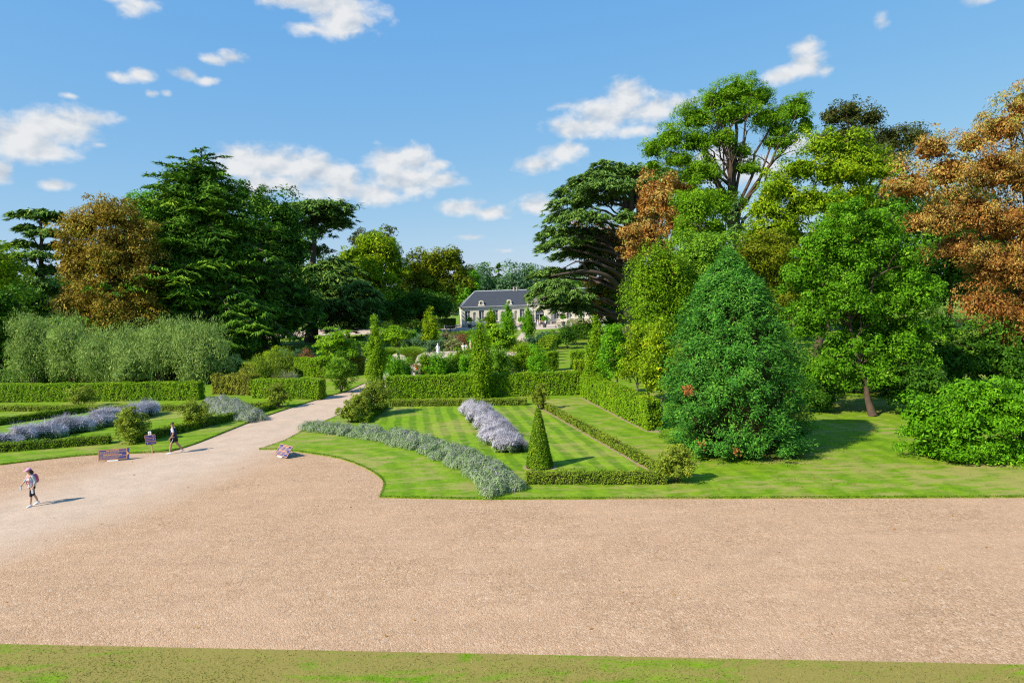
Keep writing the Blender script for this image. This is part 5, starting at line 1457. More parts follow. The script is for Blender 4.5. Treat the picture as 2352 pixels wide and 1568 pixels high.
# roof: hipped slate, zinc ridge
mb = MB()
hip = 4.1; ov = .34
E4 = [OB(-ov, -ov, EAVE + .06), OB(LEN + ov, -ov, EAVE + .06), OB(LEN + ov, DEP + ov, EAVE + .06), OB(-ov, DEP + ov, EAVE + .06)]
RL, RR = OB(hip, DEP / 2, RIDGE), OB(LEN - hip, DEP / 2, RIDGE)
mb.add(E4 + [RL, RR], [[0, 1, 5, 4], [2, 3, 4, 5]]); mb.add(E4 + [RL, RR], [[3, 0, 4], [1, 2, 5]]); mb.add(E4, [[0, 3, 2, 1]])
roof = mb.build('roof', 'slate', orangery)
mb = MB(); mb.tube([RL, RR], [.13, .13], 8)
for e_, r_ in ((E4[0], RL), (E4[3], RL), (E4[1], RR), (E4[2], RR)): mb.tube([e_, r_], [.07, .07], 6)
o = mb.build('ridge_cap', 'zinc', None); o.parent = roof; o.location = -Vector(orangery.location)
mb = MB(); mb.tube([OB(-.3, -ov - .05, EAVE + .05), OB(PU0, -ov - .05, EAVE + .05)], [.08, .08], 6)
o = mb.build('gutter', 'zinc', None); o.parent = roof; o.location = -Vector(orangery.location)
for k_, u_ in enumerate((oL - 6.2, oL - 5.4)):
    mb = MB(); obox(mb, u_ - .15, u_ + .15, DEP / 2 - .25, DEP / 2 + .25, RIDGE - .3, RIDGE + .85); obox(mb, u_ - .2, u_ + .2, DEP / 2 - .31, DEP / 2 + .31, RIDGE + .85, RIDGE + .95)
    o = mb.build('chimney', 'chimney_brick', None); o.parent = roof; o.location = -Vector(orangery.location)
for u_ in (5.38, 12.85, LEN - 12.85, LEN - 5.38):        # round dormers with scrolled surrounds
    mb = MB(); zc = EAVE + .95
    prof = [(-1.05, EAVE + .1), (-.78, EAVE + .35), (-.66, EAVE + .8), (-.62, zc + .1)] + [(.66 * math.cos(q), zc + .25 + .55 * math.sin(q)) for q in np.linspace(math.pi, 0, 11)] + [(.62, zc + .1), (.66, EAVE + .8), (.78, EAVE + .35), (1.05, EAVE + .1)]
    hole = [(.40 * math.cos(q), zc + .05 + .44 * math.sin(q)) for q in np.linspace(math.pi * 1.5, -math.pi * .5, 24)]
    n = len(prof)
    # ring strip between the outline and the round opening
    po = []
    for hx, hz in hole:
        an = math.atan2(hz - zc, hx)
        po.append(min(prof, key=lambda q: abs(math.atan2(q[1] - zc, q[0]) - an) if abs(math.atan2(q[1] - zc, q[0]) - an) < math.pi else 9))
    V = [OB(u_ + x, -.05, z) for x, z in hole] + [OB(u_ + x, -.05, z) for x, z in po] + [OB(u_ + x, .35, z) for x, z in po] + [OB(u_ + x, .2, z) for x, z in hole]
    m_ = len(hole)
    mb.add(V, [[i, (i + 1) % m_, m_ + (i + 1) % m_, m_ + i] for i in range(m_)]); mb.add(V, [[m_ + i, m_ + (i + 1) % m_, 2 * m_ + (i + 1) % m_, 2 * m_ + i] for i in range(m_)]); mb.add(V, [[i, (i + 1) % m_, 3 * m_ + (i + 1) % m_, 3 * m_ + i] for i in range(m_)])
    obox(mb, u_ - 1.1, u_ + 1.1, -.12, .3, EAVE + .06, EAVE + .18)
    dm = mb.build('dormer', 'limestone_trim', orangery)
    mb = MB(); mb.add([OB(u_ + x, .12, z) for x, z in hole], [list(range(m_))])
    o = mb.build('pane', 'glass_dark', None); o.parent = dm; o.location = -Vector(orangery.location)
    mb = MB(); obox(mb, u_ - .03, u_ + .03, .06, .11, zc - .4, zc + .48); obox(mb, u_ - .38, u_ + .38, .064, .106, zc + .02, zc + .08)
    o = mb.build('glazing_bar', 'white_paint', None); o.parent = dm; o.location = -Vector(orangery.location)
    mb = MB()
    hd = [(.7 * math.cos(q), zc + .25 + .6 * math.sin(q)) for q in np.linspace(math.pi, 0, 9)]
    V = [OB(u_ + x, .3, z) for x, z in hd] + [OB(u_ + x, .3 + (z - EAVE) * (DEP / 2 + ov) / (RIDGE - EAVE), z) for x, z in hd]
    mb.add(V, [[i, i + 1, 9 + i + 1, 9 + i] for i in range(8)])
    for s_ in (0, 8):
        x = hd[s_][0]; mb.add([OB(u_ + x, .3, EAVE), OB(u_ + x, .3, hd[s_][1]), OB(u_ + x, .3 + (hd[s_][1] - EAVE) * (DEP / 2) / (RIDGE - EAVE) + .3, hd[s_][1])], [[0, 1, 2]])
    o = mb.build('dormer_roof', 'slate', None); o.parent = dm; o.location = -Vector(orangery.location)
# pavilion
mb = MB()
dw = 1.2; zs = 2.9; v0 = -.55
obox(mb, PU0, oL - dw, v0, .6, .55, 6.0); obox(mb, oL + dw, PU1, v0, .6, .55, 6.0)
a_ = arch(oL - dw, oL + dw, zs, 17)
opoly(mb, a_[:9] + [(oL, 6.0), (oL - dw, 6.0)], v0, .6); opoly(mb, a_[8:] + [(oL + dw, 6.0), (oL, 6.0)], v0, .6)
opoly(mb, [(PU0 - .1, 6.32), (PU1 + .1, 6.32), (oL, 8.05)], v0 + .12, .6)
mb.build('pavilion', 'limestone', orangery)
mb = MB()
obox(mb, PU0 - .2, PU1 + .2, v0 - .2, .65, 6.0, 6.18); obox(mb, PU0 - .35, PU1 + .35, v0 - .35, .65, 6.18, 6.32)
opoly(mb, [(PU0 - .4, 6.322), (PU0 - .05, 6.322), (oL, 8.05), (PU1 + .05, 6.322), (PU1 + .4, 6.322), (oL, 8.4)], v0 - .3, .62)
obox(mb, oL - .22, oL + .22, v0 - .16, v0, 4.0, 4.9); obox(mb, oL - .3, oL + .3, v0 - .2, v0, 4.9, 5.05)
mb.build('pediment', 'limestone_trim', orangery)
for s_ in (-1, 1):
    for r_ in range(9):                       # banded pilaster blocks
        c = oL + s_ * 2.45; wd = .52 if r_ % 2 else .45
        mb = MB(); obox(mb, c - wd, c + wd, v0 - (.2 if r_ % 2 else .14), v0 + .002, .7 + r_ * .58, .7 + r_ * .58 + .54); mb.build('pilaster_block', 'limestone_trim', orangery)
    mb = MB(); obox(mb, oL + s_ * 2.45 - .62, oL + s_ * 2.45 + .62, v0 - .3, v0 + .003, 0, .68); mb.build('pilaster_base', 'plinth_stone', orangery)
    mb = MB(); u_ = oL + s_ * 3.05; mb.tube([OB(u_, v0 - .1, 0), OB(u_, v0 - .1, 5.95)], [.06, .06], 6); mb.build('downpipe', 'zinc', orangery)
mb = MB(); opoly(mb, [(PU0, 6.33), (PU1, 6.33), (oL, 8.06)], .62, DEP / 2 + .5); mb.build('pavilion_roof', 'slate', orangery)
mb = MB()
obox(mb, oL - dw, oL - dw + .08, -.1, 0, 0, zs); obox(mb, oL - dw, oL + dw, -.1, 0, zs - .06, zs + .1)
for q in np.linspace(0, math.pi, 9):
    c, s_ = math.cos(q), math.sin(q)
    mb.tube([OB(oL + .25 * c, -.05, zs + .1 + .25 * s_), OB(oL + dw * c, -.05, zs + .1 + (dw - .05) * s_)], [.035, .035], 4)
for rad in (.25, .7, 1.16):
    mb.tube([OB(oL + rad * math.cos(q), -.05, zs + .1 + (rad - .03) * math.sin(q)) for q in np.linspace(0, math.pi, 13)], [.035] * 13, 4)
l0 = oL - dw + .1
for a_, b_ in ((l0, l0 + .12), (l0 + .98, l0 + 1.1)): obox(mb, a_, b_, -.09, -.02, 0, zs - .06)
obox(mb, l0 + .12, l0 + .98, -.085, -.025, 0, .75)
for r_ in range(6): z = .75 + (zs - .85) * r_ / 5; obox(mb, l0 + .12, l0 + .98, -.08, -.03, z - .03, z + .03)
for f_ in (.33, .66): c = l0 + .12 + .86 * f_; obox(mb, c - .025, c + .025, -.078, -.032, .75, zs - .1)
door = mb.build('door', 'white_paint', orangery)
mb = MB(); mb.add([OB(x, .03, z) for x, z in [(oL - dw, 0)] + arch(oL - dw, oL + dw, zs, 17) + [(oL + dw, 0)]], [list(range(19))])  # near-black sheet painted as the shade inside the doorway
o = mb.build('opening_shade', 'interior_shade', None); o.parent = door; o.location = -Vector(orangery.location)
mb = MB(); mb.box(OB(oL + dw + .1, -1.0, zs / 2), (.06, .95, zs - .1), ORZ, 0)
o = mb.build('door_leaf', 'white_paint', None); o.parent = door; o.location = -Vector(orangery.location)
mb = MB()
obox(mb, oL - 1.9, oL + 1.9, v0 - .9, v0 - .31, 0, .12)
mb.build('doorstep', 'plinth_stone', orangery)

# tubs with clipped heads along the orangery
simple('tub_grey', (.06, .068, .075), .6, .4)
for i, (x, y) in enumerate([(1079, 753), (1118, 752), (1198, 754), (1251, 752), (1294, 747.5)]):
    b0 = G(x, y, LZ)
    t_ = thing('planter', f'{ORD[i]} grey tub with a clipped round-headed tree from the left along the orangery', 'planter', b0, 'tubs along the orangery')
    mb = MB(); mb.lathe(b0, [(.36, 0), (.40, .04), (.52, .85), (.58, .86), (.58, .98), (.5, .98), (.48, .9)], 16); mb.build('tub', 'tub_grey', t_, smooth=False)
    mb = MB(); mb.tube([b0 + np.array([0, 0, .85]), b0 + np.array([0, 0, 1.8])], [.05, .04], 6); mb.build('stem', 'bark_brown', t_)
    rng = np.random.default_rng(300 + i)
    mb = MB(); crown(mb, [(b0[0], b0[1], b0[2] + 2.1, .78, .78, .52)], rng, 1500, .16, .22, per=30, fill=.3); mb.build('crown', 'leaf_mid', t_)
# dark slatted pergola beside the back border
simple('dark_green_paint', (.025, .045, .035), .6, .3)
pb = G(1115, 762, LZ)
pg = thing('pergola', 'dark slatted pergola before the left wing of the orangery', 'pergola', pb)
for sx in (-3.2, 3.2):
    for sy in (-1, 1):
        mb = MB(); mb.box(pb + np.array([sx, sy, .65]), (.1, .1, 1.3)); mb.build('post', 'dark_green_paint', pg)
for sy in (-1, 1):
    mb = MB(); mb.box(pb + np.array([0, sy, 1.36]), (7, .1, .12)); mb.build('rail', 'dark_green_paint', pg)
for q in range(12):
    mb = MB(); mb.box(pb + np.array([-3.3 + q * .6, 0, 1.47]), (.08, 2.5, .1)); mb.build('slat', 'dark_green_paint', pg)
# white barrier posts left of the orangery
for i, x in enumerate((995, 1021, 1046)):
    b0 = G(x, 755 - i * .3, LZ)
    t_ = thing('barrier_post', f'{ORD[i]} small white barrier post from the left, left of the orangery', 'post', b0, 'white barrier posts')
    mb = MB(); mb.lathe(b0, [(.07, 0), (.07, .95), (.09, .96), (.09, 1.02), (.03, 1.08)], 8); mb.build('shaft', 'white_paint', t_)
    if i:
        p0_ = G((995, 1021, 1046)[i - 1], 755 - (i - 1) * .3, LZ)
        mb = MB(); mb.tube(bez(b0 + np.array([0, 0, .9]), p0_ + np.array([0, 0, .9]), -.5, 8), [.02] * 8, 4); mb.build('chain', 'white_paint', t_)

# white statue in the gravel court
simple('white_marble', (.70, .72, .74), .5, .3)
sb_ = G(1006, 812, LZ)
st = thing('statue', 'slender white statue standing in the gravel court', 'statue', sb_)
mb = MB(); mb.lathe(sb_, [(.30, 0), (.30, .08), (.22, .1), (.22, .22), (.26, .26)], 12); mb.build('pedestal', 'white_marble', st)
mb = MB()
mb.lathe(sb_, [(.20, .26), (.22, .45), (.17, .75), (.15, .92), (.19, 1.08), (.17, 1.17), (.06, 1.22), (.055, 1.27), (.09, 1.32), (.105, 1.40), (.085, 1.48), (.02, 1.53)], 14)
for s_ in (-1, 1):
    mb.tube(curve([sb_ + np.array([s_ * .17, 0, 1.13]), sb_ + np.array([s_ * .26, -.05, .92]), sb_ + np.array([s_ * .2, -.16, .72]), sb_ + np.array([s_ * .24, -.12, .45])], 4), np.linspace(.05, .03, 13), 6)
mb.build('figure', 'white_marble', st, smooth=True)

# ================================================================ signs
simple('sign_blue', (.028, .035, .16), .5, .4)
simple('sign_orange', (.62, .30, .07), .6, .3)
simple('sign_pale', (.62, .38, .20), .6, .3)
simple('wood_stake', (.46, .31, .14), .8, .2, var=.2, vscale=12)
simple('grey_blue_print', (.30, .30, .45), .7, .2)


def board_frame(p0, p1, height, tilt, zb):
    p0 = np.array([p0[0], p0[1], zb]); p1 = np.array([p1[0], p1[1], zb])
    X = p1 - p0; w_ = np.linalg.norm(X); X /= w_
    bk = np.array([-X[1], X[0], 0]);
    if bk[1] < 0: bk = -bk
    Y = bk * math.sin(tilt) + np.array([0, 0, 1]) * math.cos(tilt)
    Nn = np.cross(X, Y)
    if Nn[1] > 0: Nn = -Nn
    return p0, X, Y, Nn, bk, w_


def plate(mb, fr, x0, x1, y0, y1, t0, t1, mat=0):
    p0, X, Y, Nn = fr[:4]
    q = [p0 + X * a_ + Y * b_ + Nn * c for c in (t0, t1) for a_, b_ in ((x0, y0), (x1, y0), (x1, y1), (x0, y1))]
    mb.add(q, [[0, 3, 2, 1], [4, 5, 6, 7], [0, 1, 5, 4], [1, 2, 6, 5], [2, 3, 7, 6], [3, 0, 4, 7]], mat)


def notice(label, pa, pb_, height, tilt, rows, seed, arrow=False):
    rng = np.random.default_rng(seed)
    fr = board_frame(pa, pb_, height, tilt, .07); w_ = fr[5]
    mid = (fr[0] + fr[1] * w_ / 2)
    t_ = thing('notice_board', label, 'sign', (mid[0], mid[1], 0))
    mb = MB(); plate(mb, fr, 0, w_, 0, height, -.02, 0); mb.build('panel', 'sign_blue', t_)
    mb = MB(); e = .028
    for x0, x1, y0, y1 in ((.015, w_ - .015, .015, .015 + e), (.015, w_ - .015, height - .015 - e, height - .015), (.015, .015 + e, .016 + e, height - .016 - e), (w_ - .015 - e, w_ - .015, .016 + e, height - .016 - e)):
        plate(mb, fr, x0, x1, y0, y1, .002, .006)
    mb.build('border', 'sign_orange', t_)
    mo, mp = MB(), MB()
    n = len(rows); rh = (height - .14) / n
    for i, (kind, f0, f1) in enumerate(rows):
        y = height - .07 - (i + .5) * rh
        x = .07 + (w_ - .14) * f0; xe = .07 + (w_ - .14) * f1
        th_ = rh * (.36 if kind == 'h' else .15)
        while x < xe - .01:
            wl = rng.uniform(.05, .16) * (1.5 if kind == 'h' else 1); wl = min(wl, xe - x)
            plate(mo if kind == 'h' else mp, fr, x, x + wl, y - th_, y + th_, .002, .005); x += wl + .018
    if mo.n: mo.build('heading_lettering', 'sign_orange', t_)
    if mp.n: mp.build('text_lettering', 'sign_pale', t_)
    if arrow:
        mb = MB()
        p0, X, Y, Nn = fr[:4]
        c = p0 + X * (w_ + .03) + Y * height * .5
        mb.add([c + Y * .16 - X * .1 + Nn * .007, c + X * .06 + Nn * .007, c - Y * .16 - X * .1 + Nn * .007, c - X * .06 + Nn * .007], [[0, 1, 3], [1, 2, 3]])
        mb.build('arrow', 'sign_orange', t_)
        mb = MB(); plate(mb, fr, w_ + .001, w_ + .09, 0, height, -.019, -.001); mb.build('end_panel', 'sign_blue', t_)
    bk = fr[4]
    for f_ in (.2, .8):
        mb = MB(); top = fr[0] + fr[1] * w_ * f_ + fr[2] * height * .8 - fr[3] * .03
        mb.tube([top, np.array([top[0], top[1], .012]) + bk * .38], [.012, .012], 6); mb.build('strut', 'dark_green_paint', t_)
    mb = MB(); ft = MB(); plate(ft, fr, w_ * .3, w_ * .68, -.07, -.01, -.06, .03); ft.build('foot', 'white_paint', t_)
    return t_


body = [('h', .25, .72), ('t', 0, 1), ('t', 0, 1), ('t', 0, .75), ('t', 0, .6), ('h', .13, .85), ('t', 0, 1), ('t', 0, 1), ('t', 0, .75), ('t', 0, .7)]
notice('wide blue notice board with orange lines standing on the gravel at the left', G(226, 1061), G(293, 1056), .6, math.radians(12), body, 1, arrow=True)
notice('small tilted blue notice board with orange lines near the lawn tip', G(630, 1046), G(658.5, 1054), .68, math.radians(38), [('h', .28, .75), ('t', 0, 1), ('t', 0, 1), ('t', 0, .8), ('h', .1, .8), ('t', 0, 1), ('t', 0, 1), ('t', 0, .72)], 2)
# direction post
pbz = G(349.5, 1040.5)
dp = thing('direction_post', 'wooden stake with three blue direction planks and a small white plate', 'sign', pbz)
mb = MB(); mb.box(pbz + np.array([-.01, .03, .55]), (.06, .035, 1.1)); mb.build('stake', 'wood_stake', dp)


def rrect(w_, h, r, k=5):
    o = []
    for cx, cy, a0 in ((w_ / 2 - r, h / 2 - r, 0), (-w_ / 2 + r, h / 2 - r, 90), (-w_ / 2 + r, -h / 2 + r, 180), (w_ / 2 - r, -h / 2 + r, 270)):
        for q in range(k): a_ = math.radians(a0 + 90 * q / (k - 1)); o.append((cx + r * math.cos(a_), cy + r * math.sin(a_)))
    return o


def slab(mb, c, pts, yaw, tilt, t0, t1, mat=0):
    cx, sx = math.cos(yaw), math.sin(yaw); ct, st_ = math.cos(tilt), math.sin(tilt)
    n = len(pts); V = []
    for y in (t0, t1):
        for x, z in pts:
            x2, z2 = x * ct - z * st_, x * st_ + z * ct
            V.append(c + np.array([x2 * cx - y * sx, x2 * sx + y * cx, z2]))
    mb.add(V, [list(range(n))], mat); mb.add(V, [list(range(2 * n - 1, n - 1, -1))], mat); mb.add(V, [[i, n + i, n + (i + 1) % n, (i + 1) % n] for i in range(n)], mat)


for i, (z, w_, x_, flip) in enumerate([(.98, .60, -.06, 1), (.80, .57, -.04, 1), (.60, .61, -.02, -1)]):
    c = pbz + np.array([x_, -.012, z]); tl = .07
    mb = MB(); slab(mb, c, rrect(w_, .185, .05), .12, tl, -.012, .012); pk = mb.build('plank', 'sign_orange', dp)
    mb = MB(); slab(mb, c, rrect(w_ - .026, .160, .042), .12, tl, -.016, -.0125); o = mb.build('face', 'sign_blue', None); o.parent = pk; o.location = -Vector(dp.location)
    mb = MB(); ax = flip * (w_ / 2 - .09)
    slab(mb, c, [(ax - flip * .07 + flip * p, q) for p, q in ((0, 0), (.03, .015), (.03, .028), (.075, 0), (.03, -.028), (.03, -.015))], .12, tl, -.020, -.0165)
    x = -flip * (w_ / 2 - .06); rg = np.random.default_rng(i)
    for q in range(4):
        wl = rg.uniform(.03, .07); slab(mb, c, [(x, -.006), (x + flip * wl, -.006), (x + flip * wl, .006), (x, .006)], .12, tl, -.020, -.0165); x += flip * (wl + .015)
    o = mb.build('lettering', 'sign_pale', None); o.parent = pk; o.location = -Vector(dp.location)
c = pbz + np.array([-.06, -.01, 1.17])
mb = MB(); slab(mb, c, rrect(.17, .21, .025), .12, .03, -.008, .008); mb.build('plate', 'white_paint', dp)
mb = MB(); slab(mb, c, [(-.04, -.06), (.04, -.06), (.04, .02), (-.04, .02)], .12, .03, -.012, -.0085); slab(mb, c, [(-.03, .035), (.03, .035), (.03, .055), (-.03, .055)], .12, .03, -.012, -.0085); mb.build('print', 'grey_blue_print', dp)
# ================================================================ people
simple('skin', (.52, .31, .21), .55, .35)
simple('skin_tan', (.42, .23, .14), .55, .35)
simple('hair_dark', (.03, .018, .014), .6, .4)
simple('hair_grey', (.45, .42, .40), .7, .3)
simple('cloth_navy', (.025, .028, .075), .85, .15, var=.2, vscale=20)
simple('cloth_black', (.022, .02, .032), .85, .15)
simple('cloth_white', (.78, .78, .80), .85, .15, var=.06, vscale=14)
simple('cloth_grey', (.33, .40, .42), .9, .1, var=.15, vscale=18)
simple('cloth_pink', (.72, .32, .52), .85, .15)
simple('cloth_magenta', (.48, .10, .20), .85, .15, var=.2, vscale=14)
simple('cloth_orange', (.80, .16, .05), .85, .15)
simple('cloth_blue', (.10, .20, .45), .85, .15)
simple('cloth_red', (.50, .05, .05), .85, .15)
simple('cloth_yellow', (.60, .60, .12), .85, .15)
simple('cloth_beige', (.55, .45, .33), .85, .15)
simple('bottle_plastic', (.55, .60, .66), .15, .6)
simple('dark_plastic', (.012, .012, .014), .25, .5)
m, t, out = newmat('shirt_print')
b = t.n('ShaderNodeBsdfPrincipled'); b.inputs['Roughness'].default_value = .85
vo = t.n('ShaderNodeTexVoronoi'); vo.inputs['Scale'].default_value = 15; t.link(t.n('ShaderNodeTexCoord').outputs['Object'], vo.inputs['Vector'])
sc_ = t.n('ShaderNodeSeparateColor'); t.link(vo.outputs['Color'], sc_.inputs[0])
t.link(t.ramp(sc_.outputs[0], [(0, (.03, .03, .06)), (.45, (.03, .03, .06)), (.5, (.55, .05, .05)), (.68, (.03, .04, .10)), (.78, (.7, .65, .6)), (.9, (.05, .08, .3))], 'CONSTANT'), b.inputs['Base Color'])
t.link(b.outputs[0], out.inputs[0])


class Figure:
    """a person facing +x, grown from a skeleton with the Skin modifier; clothes are their own grown shells"""
    def __init__(self, label, loc, yaw, scale=1.0, group=None):
        self.root = thing('person', label, 'person', loc, group)
        self.root.rotation_euler = (0, 0, yaw); self.root.scale = (scale,) * 3
        del self.root['_o']

    def skinned(self, name, chains, mat, sub=2, root=0):
        verts, rad, edges, key = [], [], [], {}
        for ch in chains:
            prev = None
            for p in ch:
                k = tuple(np.round(p[:3], 4))
                if k not in key:
                    key[k] = len(verts); verts.append(p[:3]); rad.append(p[3:] if len(p) > 4 else (p[3], p[3]))
                i = key[k]
                if prev is not None and prev != i: edges.append((prev, i))
                prev = i
        me = bpy.data.meshes.new(name); me.from_pydata(verts, edges, [])
        o = bpy.data.objects.new(name, me); COL.objects.link(o)
        md = o.modifiers.new('skin', 'SKIN'); md.use_smooth_shade = True; md.branch_smoothing = .3
        sv = me.skin_vertices[0].data if len(me.skin_vertices) else None
        if sv is None:
            with bpy.context.temp_override(object=o, active_object=o): bpy.ops.mesh.customdata_skin_add()
            sv = me.skin_vertices[0].data
        for i, r in enumerate(rad):
            sv[i].radius = r; sv[i].use_root = (i == root)
        md2 = o.modifiers.new('sub', 'SUBSURF'); md2.levels = sub; md2.render_levels = sub
        me.materials.append(MATS[mat])
        o.parent = self.root
        return o

    def mesh(self, name, mb, mat, smooth=True):
        o = mb.build(name, mat, None, smooth=smooth); o.parent = self.root
        return o


def ellip(mb, c, r, k=12, m_=8, z0=-1., z1=1., mat=0):
    prof = []
    for i in range(m_ + 1):
        f = z0 + (z1 - z0) * i / m_; prof.append((math.sqrt(max(0, 1 - f * f)) + 1e-4, f))
    th = np.arange(k) * 2 * math.pi / k
    V = np.concatenate([np.stack([r_ * np.cos(th), r_ * np.sin(th), np.full(k, z)], 1) for r_, z in prof]) * np.array(r) + np.array(c)
    mb.add(V, [[i * k + j, i * k + (j + 1) % k, (i + 1) * k + (j + 1) % k, (i + 1) * k + j] for i in range(m_) for j in range(k)], mat)


def hand(fig, wrist, d, side, mat='skin', curl=.6):
    """palm and five bent fingers; d: pointing direction"""
    mb = MB(); w_ = np.array(wrist); d = np.array(d, float); d /= np.linalg.norm(d)
    a_ = np.cross(d, [0, side, 0]); a_ = a_ / (np.linalg.norm(a_) + 1e-6); c_ = np.cross(a_, d)
    mb.tube([w_ - d * .02, w_ + d * .03, w_ + d * .085], [.026, .036, .034], 8)
    for i, (off, ln) in enumerate(((-.027, .066), (-.009, .078), (.009, .074), (.026, .058))):
        p0 = w_ + d * .08 + a_ * off; p1 = p0 + d * ln * .5 + c_ * .008 * side; p2 = p1 + d * ln * .35 - c_ * ln * curl * side
        mb.tube([p0, p1, p2], [.010, .009, .007], 5)
    p0 = w_ + d * .03 - a_ * .03; p1 = p0 + d * .03 - a_ * .025; p2 = p1 + d * .03 - a_ * .004
    mb.tube([p0, p1, p2], [.012, .011, .008], 5)
    return fig.mesh('hand', mb, mat)


def shoe(fig, ankle, toe_dir, mat='cloth_white', pitch=0.):
    mb = MB(); a_ = np.array(ankle); d = np.array([toe_dir[0], toe_dir[1], 0.]); d /= np.linalg.norm(d); s_ = np.array([-d[1], d[0], 0])
    z0 = a_[2] - .09
    pts = [(-.07, .0, .035, .075), (-.02, .0, .04, .09), (.06, .0, .043, .06), (.13, .0, .045, .045), (.185, .0, .03, .03)]
    rings = []
    for x, y, w_, h in pts:
        lift = -x * pitch if pitch else 0
        rings.append([a_ * np.array([1, 1, 0]) + d * x + s_ * w_ * q + np.array([0, 0, z0 + lift + h * zz]) for q, zz in ((-1, 0), (1, 0), (1.05, .45), (.55, 1), (-.55, 1), (-1.05, .45))])
    V = np.array(rings).reshape(-1, 3); k = 6
    mb.add(V, [[i * k + j, i * k + (j + 1) % k, (i + 1) * k + (j + 1) % k, (i + 1) * k + j] for i in range(4) for j in range(k)])
    mb.add(V, [list(range(k))[::-1], [24 + j for j in range(k)]])
    return fig.mesh('shoe', mb, mat, smooth=False)


def face(fig, c, glasses=False):
    """nose, eyes, mouth and ears on a head centred at c, facing +x"""
    c = np.array(c)
    mb = MB(); mb.tube([c + np.array([.085, 0, .03]), c + np.array([.108, 0, -.02]), c + np.array([.088, 0, -.03])], [.010, .016, .012], 6); fig.mesh('nose', mb, 'skin')
    for s_ in (-1, 1):
        mb = MB(); ellip(mb, c + np.array([-.005, s_ * .078, -.005]), (.02, .01, .032), 8, 5); fig.mesh('ear', mb, 'skin')
        if not glasses:
            mb = MB(); ellip(mb, c + np.array([.085, s_ * .032, .022]), (.01, .014, .009), 8, 4); fig.mesh('eye', mb, 'hair_dark')
    mb = MB(); mb.tube([c + np.array([.082, -.025, -.058]), c + np.array([.092, 0, -.06]), c + np.array([.082, .025, -.058])], [.005, .007, .005], 5); fig.mesh('mouth', mb, 'cloth_red')
    if glasses:
        mb = MB()
        for s_ in (-1, 1):
            ellip(mb, c + np.array([.092, s_ * .036, .022]), (.012, .03, .02), 10, 6); mb.tube([c + np.array([.088, s_ * .06, .026]), c + np.array([.0, s_ * .083, .026])], [.005, .005], 4)
        fig.mesh('sunglasses', mb, 'dark_plastic')


# ---- the walking man
mp_ = G(402, 1040.5)
M_ = Figure('man walking in navy vest, white sleeves, dark shorts and white shoes by the lawn edge', (mp_[0], mp_[1], 0), math.radians(192))
hipL, hipR = (0, .10, .93), (0, -.10, .93)
kL, aL = (.16, .09, .52), (.24, .09, .10)          # leading leg (near side)
kR, aR = (-.13, -.09, .53), (-.40, -.09, .15)      # trailing leg
M_.skinned('body', [
    [(0, 0, .95, .13, .16), (0, 0, 1.12, .115, .15), (.02, 0, 1.32, .125, .17), (.02, 0, 1.47, .07, .09), (.035, 0, 1.54, .055), (.05, 0, 1.62, .082, .074), (.05, 0, 1.71, .092, .078), (.04, 0, 1.77, .06, .055)],
    [(0, 0, .95, .13, .16), (*hipL, .105), (.09, .095, .72, .088), (*kL, .062), (.19, .09, .36, .066), (*aL, .045)],
    [(0, 0, .95, .13, .16), (*hipR, .105), (-.08, -.095, .72, .088), (*kR, .062), (-.26, -.09, .36, .066), (*aR, .045)],
    [(.02, 0, 1.47, .07, .09), (.02, .19, 1.43, .062), (-.05, .24, 1.18, .046), (.06, .235, .99, .036), (.14, .21, .92, .028)],
    [(.02, 0, 1.47, .07, .09), (.02, -.19, 1.43, .062), (.03, -.24, 1.17, .046), (.10, -.25, .98, .036), (.15, -.24, .92, .028)]], 'skin_tan')
M_.skinned('vest', [[(0, 0, .88, .18, .205), (0, 0, 1.1, .168, .195), (.02, 0, 1.3, .175, .205), (.02, 0, 1.43, .12, .17), (.025, 0, 1.50, .07, .08)]], 'cloth_navy')
for s_ in (-1, 1):
    e_ = (-.045, s_ * .238, 1.22) if s_ > 0 else (.028, -.238, 1.22)
    M_.skinned('sleeve', [[(.02, s_ * .15, 1.44, .075), (.02, s_ * .20, 1.42, .08), ((.02 + e_[0]) / 2, s_ * .222, 1.31, .072), (*e_, .07)]], 'cloth_white')
M_.skinned('shorts', [[(0, 0, .98, .165, .195), (0, 0, .90, .165, .2)], [(0, 0, .90, .165, .2), (.05, .10, .78, .135), (.105, .095, .60, .13)], [(0, 0, .90, .165, .2), (-.05, -.10, .78, .135), (-.11, -.095, .61, .13)]], 'cloth_black')
mb = MB(); mb.tube([(0.0, .195, .88), (.05, .212, .76), (.10, .2, .65)], [.012] * 3, 5); M_.mesh('stripe', mb, 'cloth_white')
shoe(M_, aL, (1, 0)); shoe(M_, aR, (1, -.05), pitch=.55)
hand(M_, (.15, .21, .91), (.6, -.1, -.75), 1, 'skin_tan'); hand(M_, (.155, -.24, .91), (.5, 0, -.8), -1, 'skin_tan')
face(M_, (.05, 0, 1.67), glasses=True)
mb = MB(); ellip(mb, (.03, 0, 1.695), (.098, .085, .10), 14, 7, -.05, 1.0); M_.mesh('hair', mb, 'hair_dark')

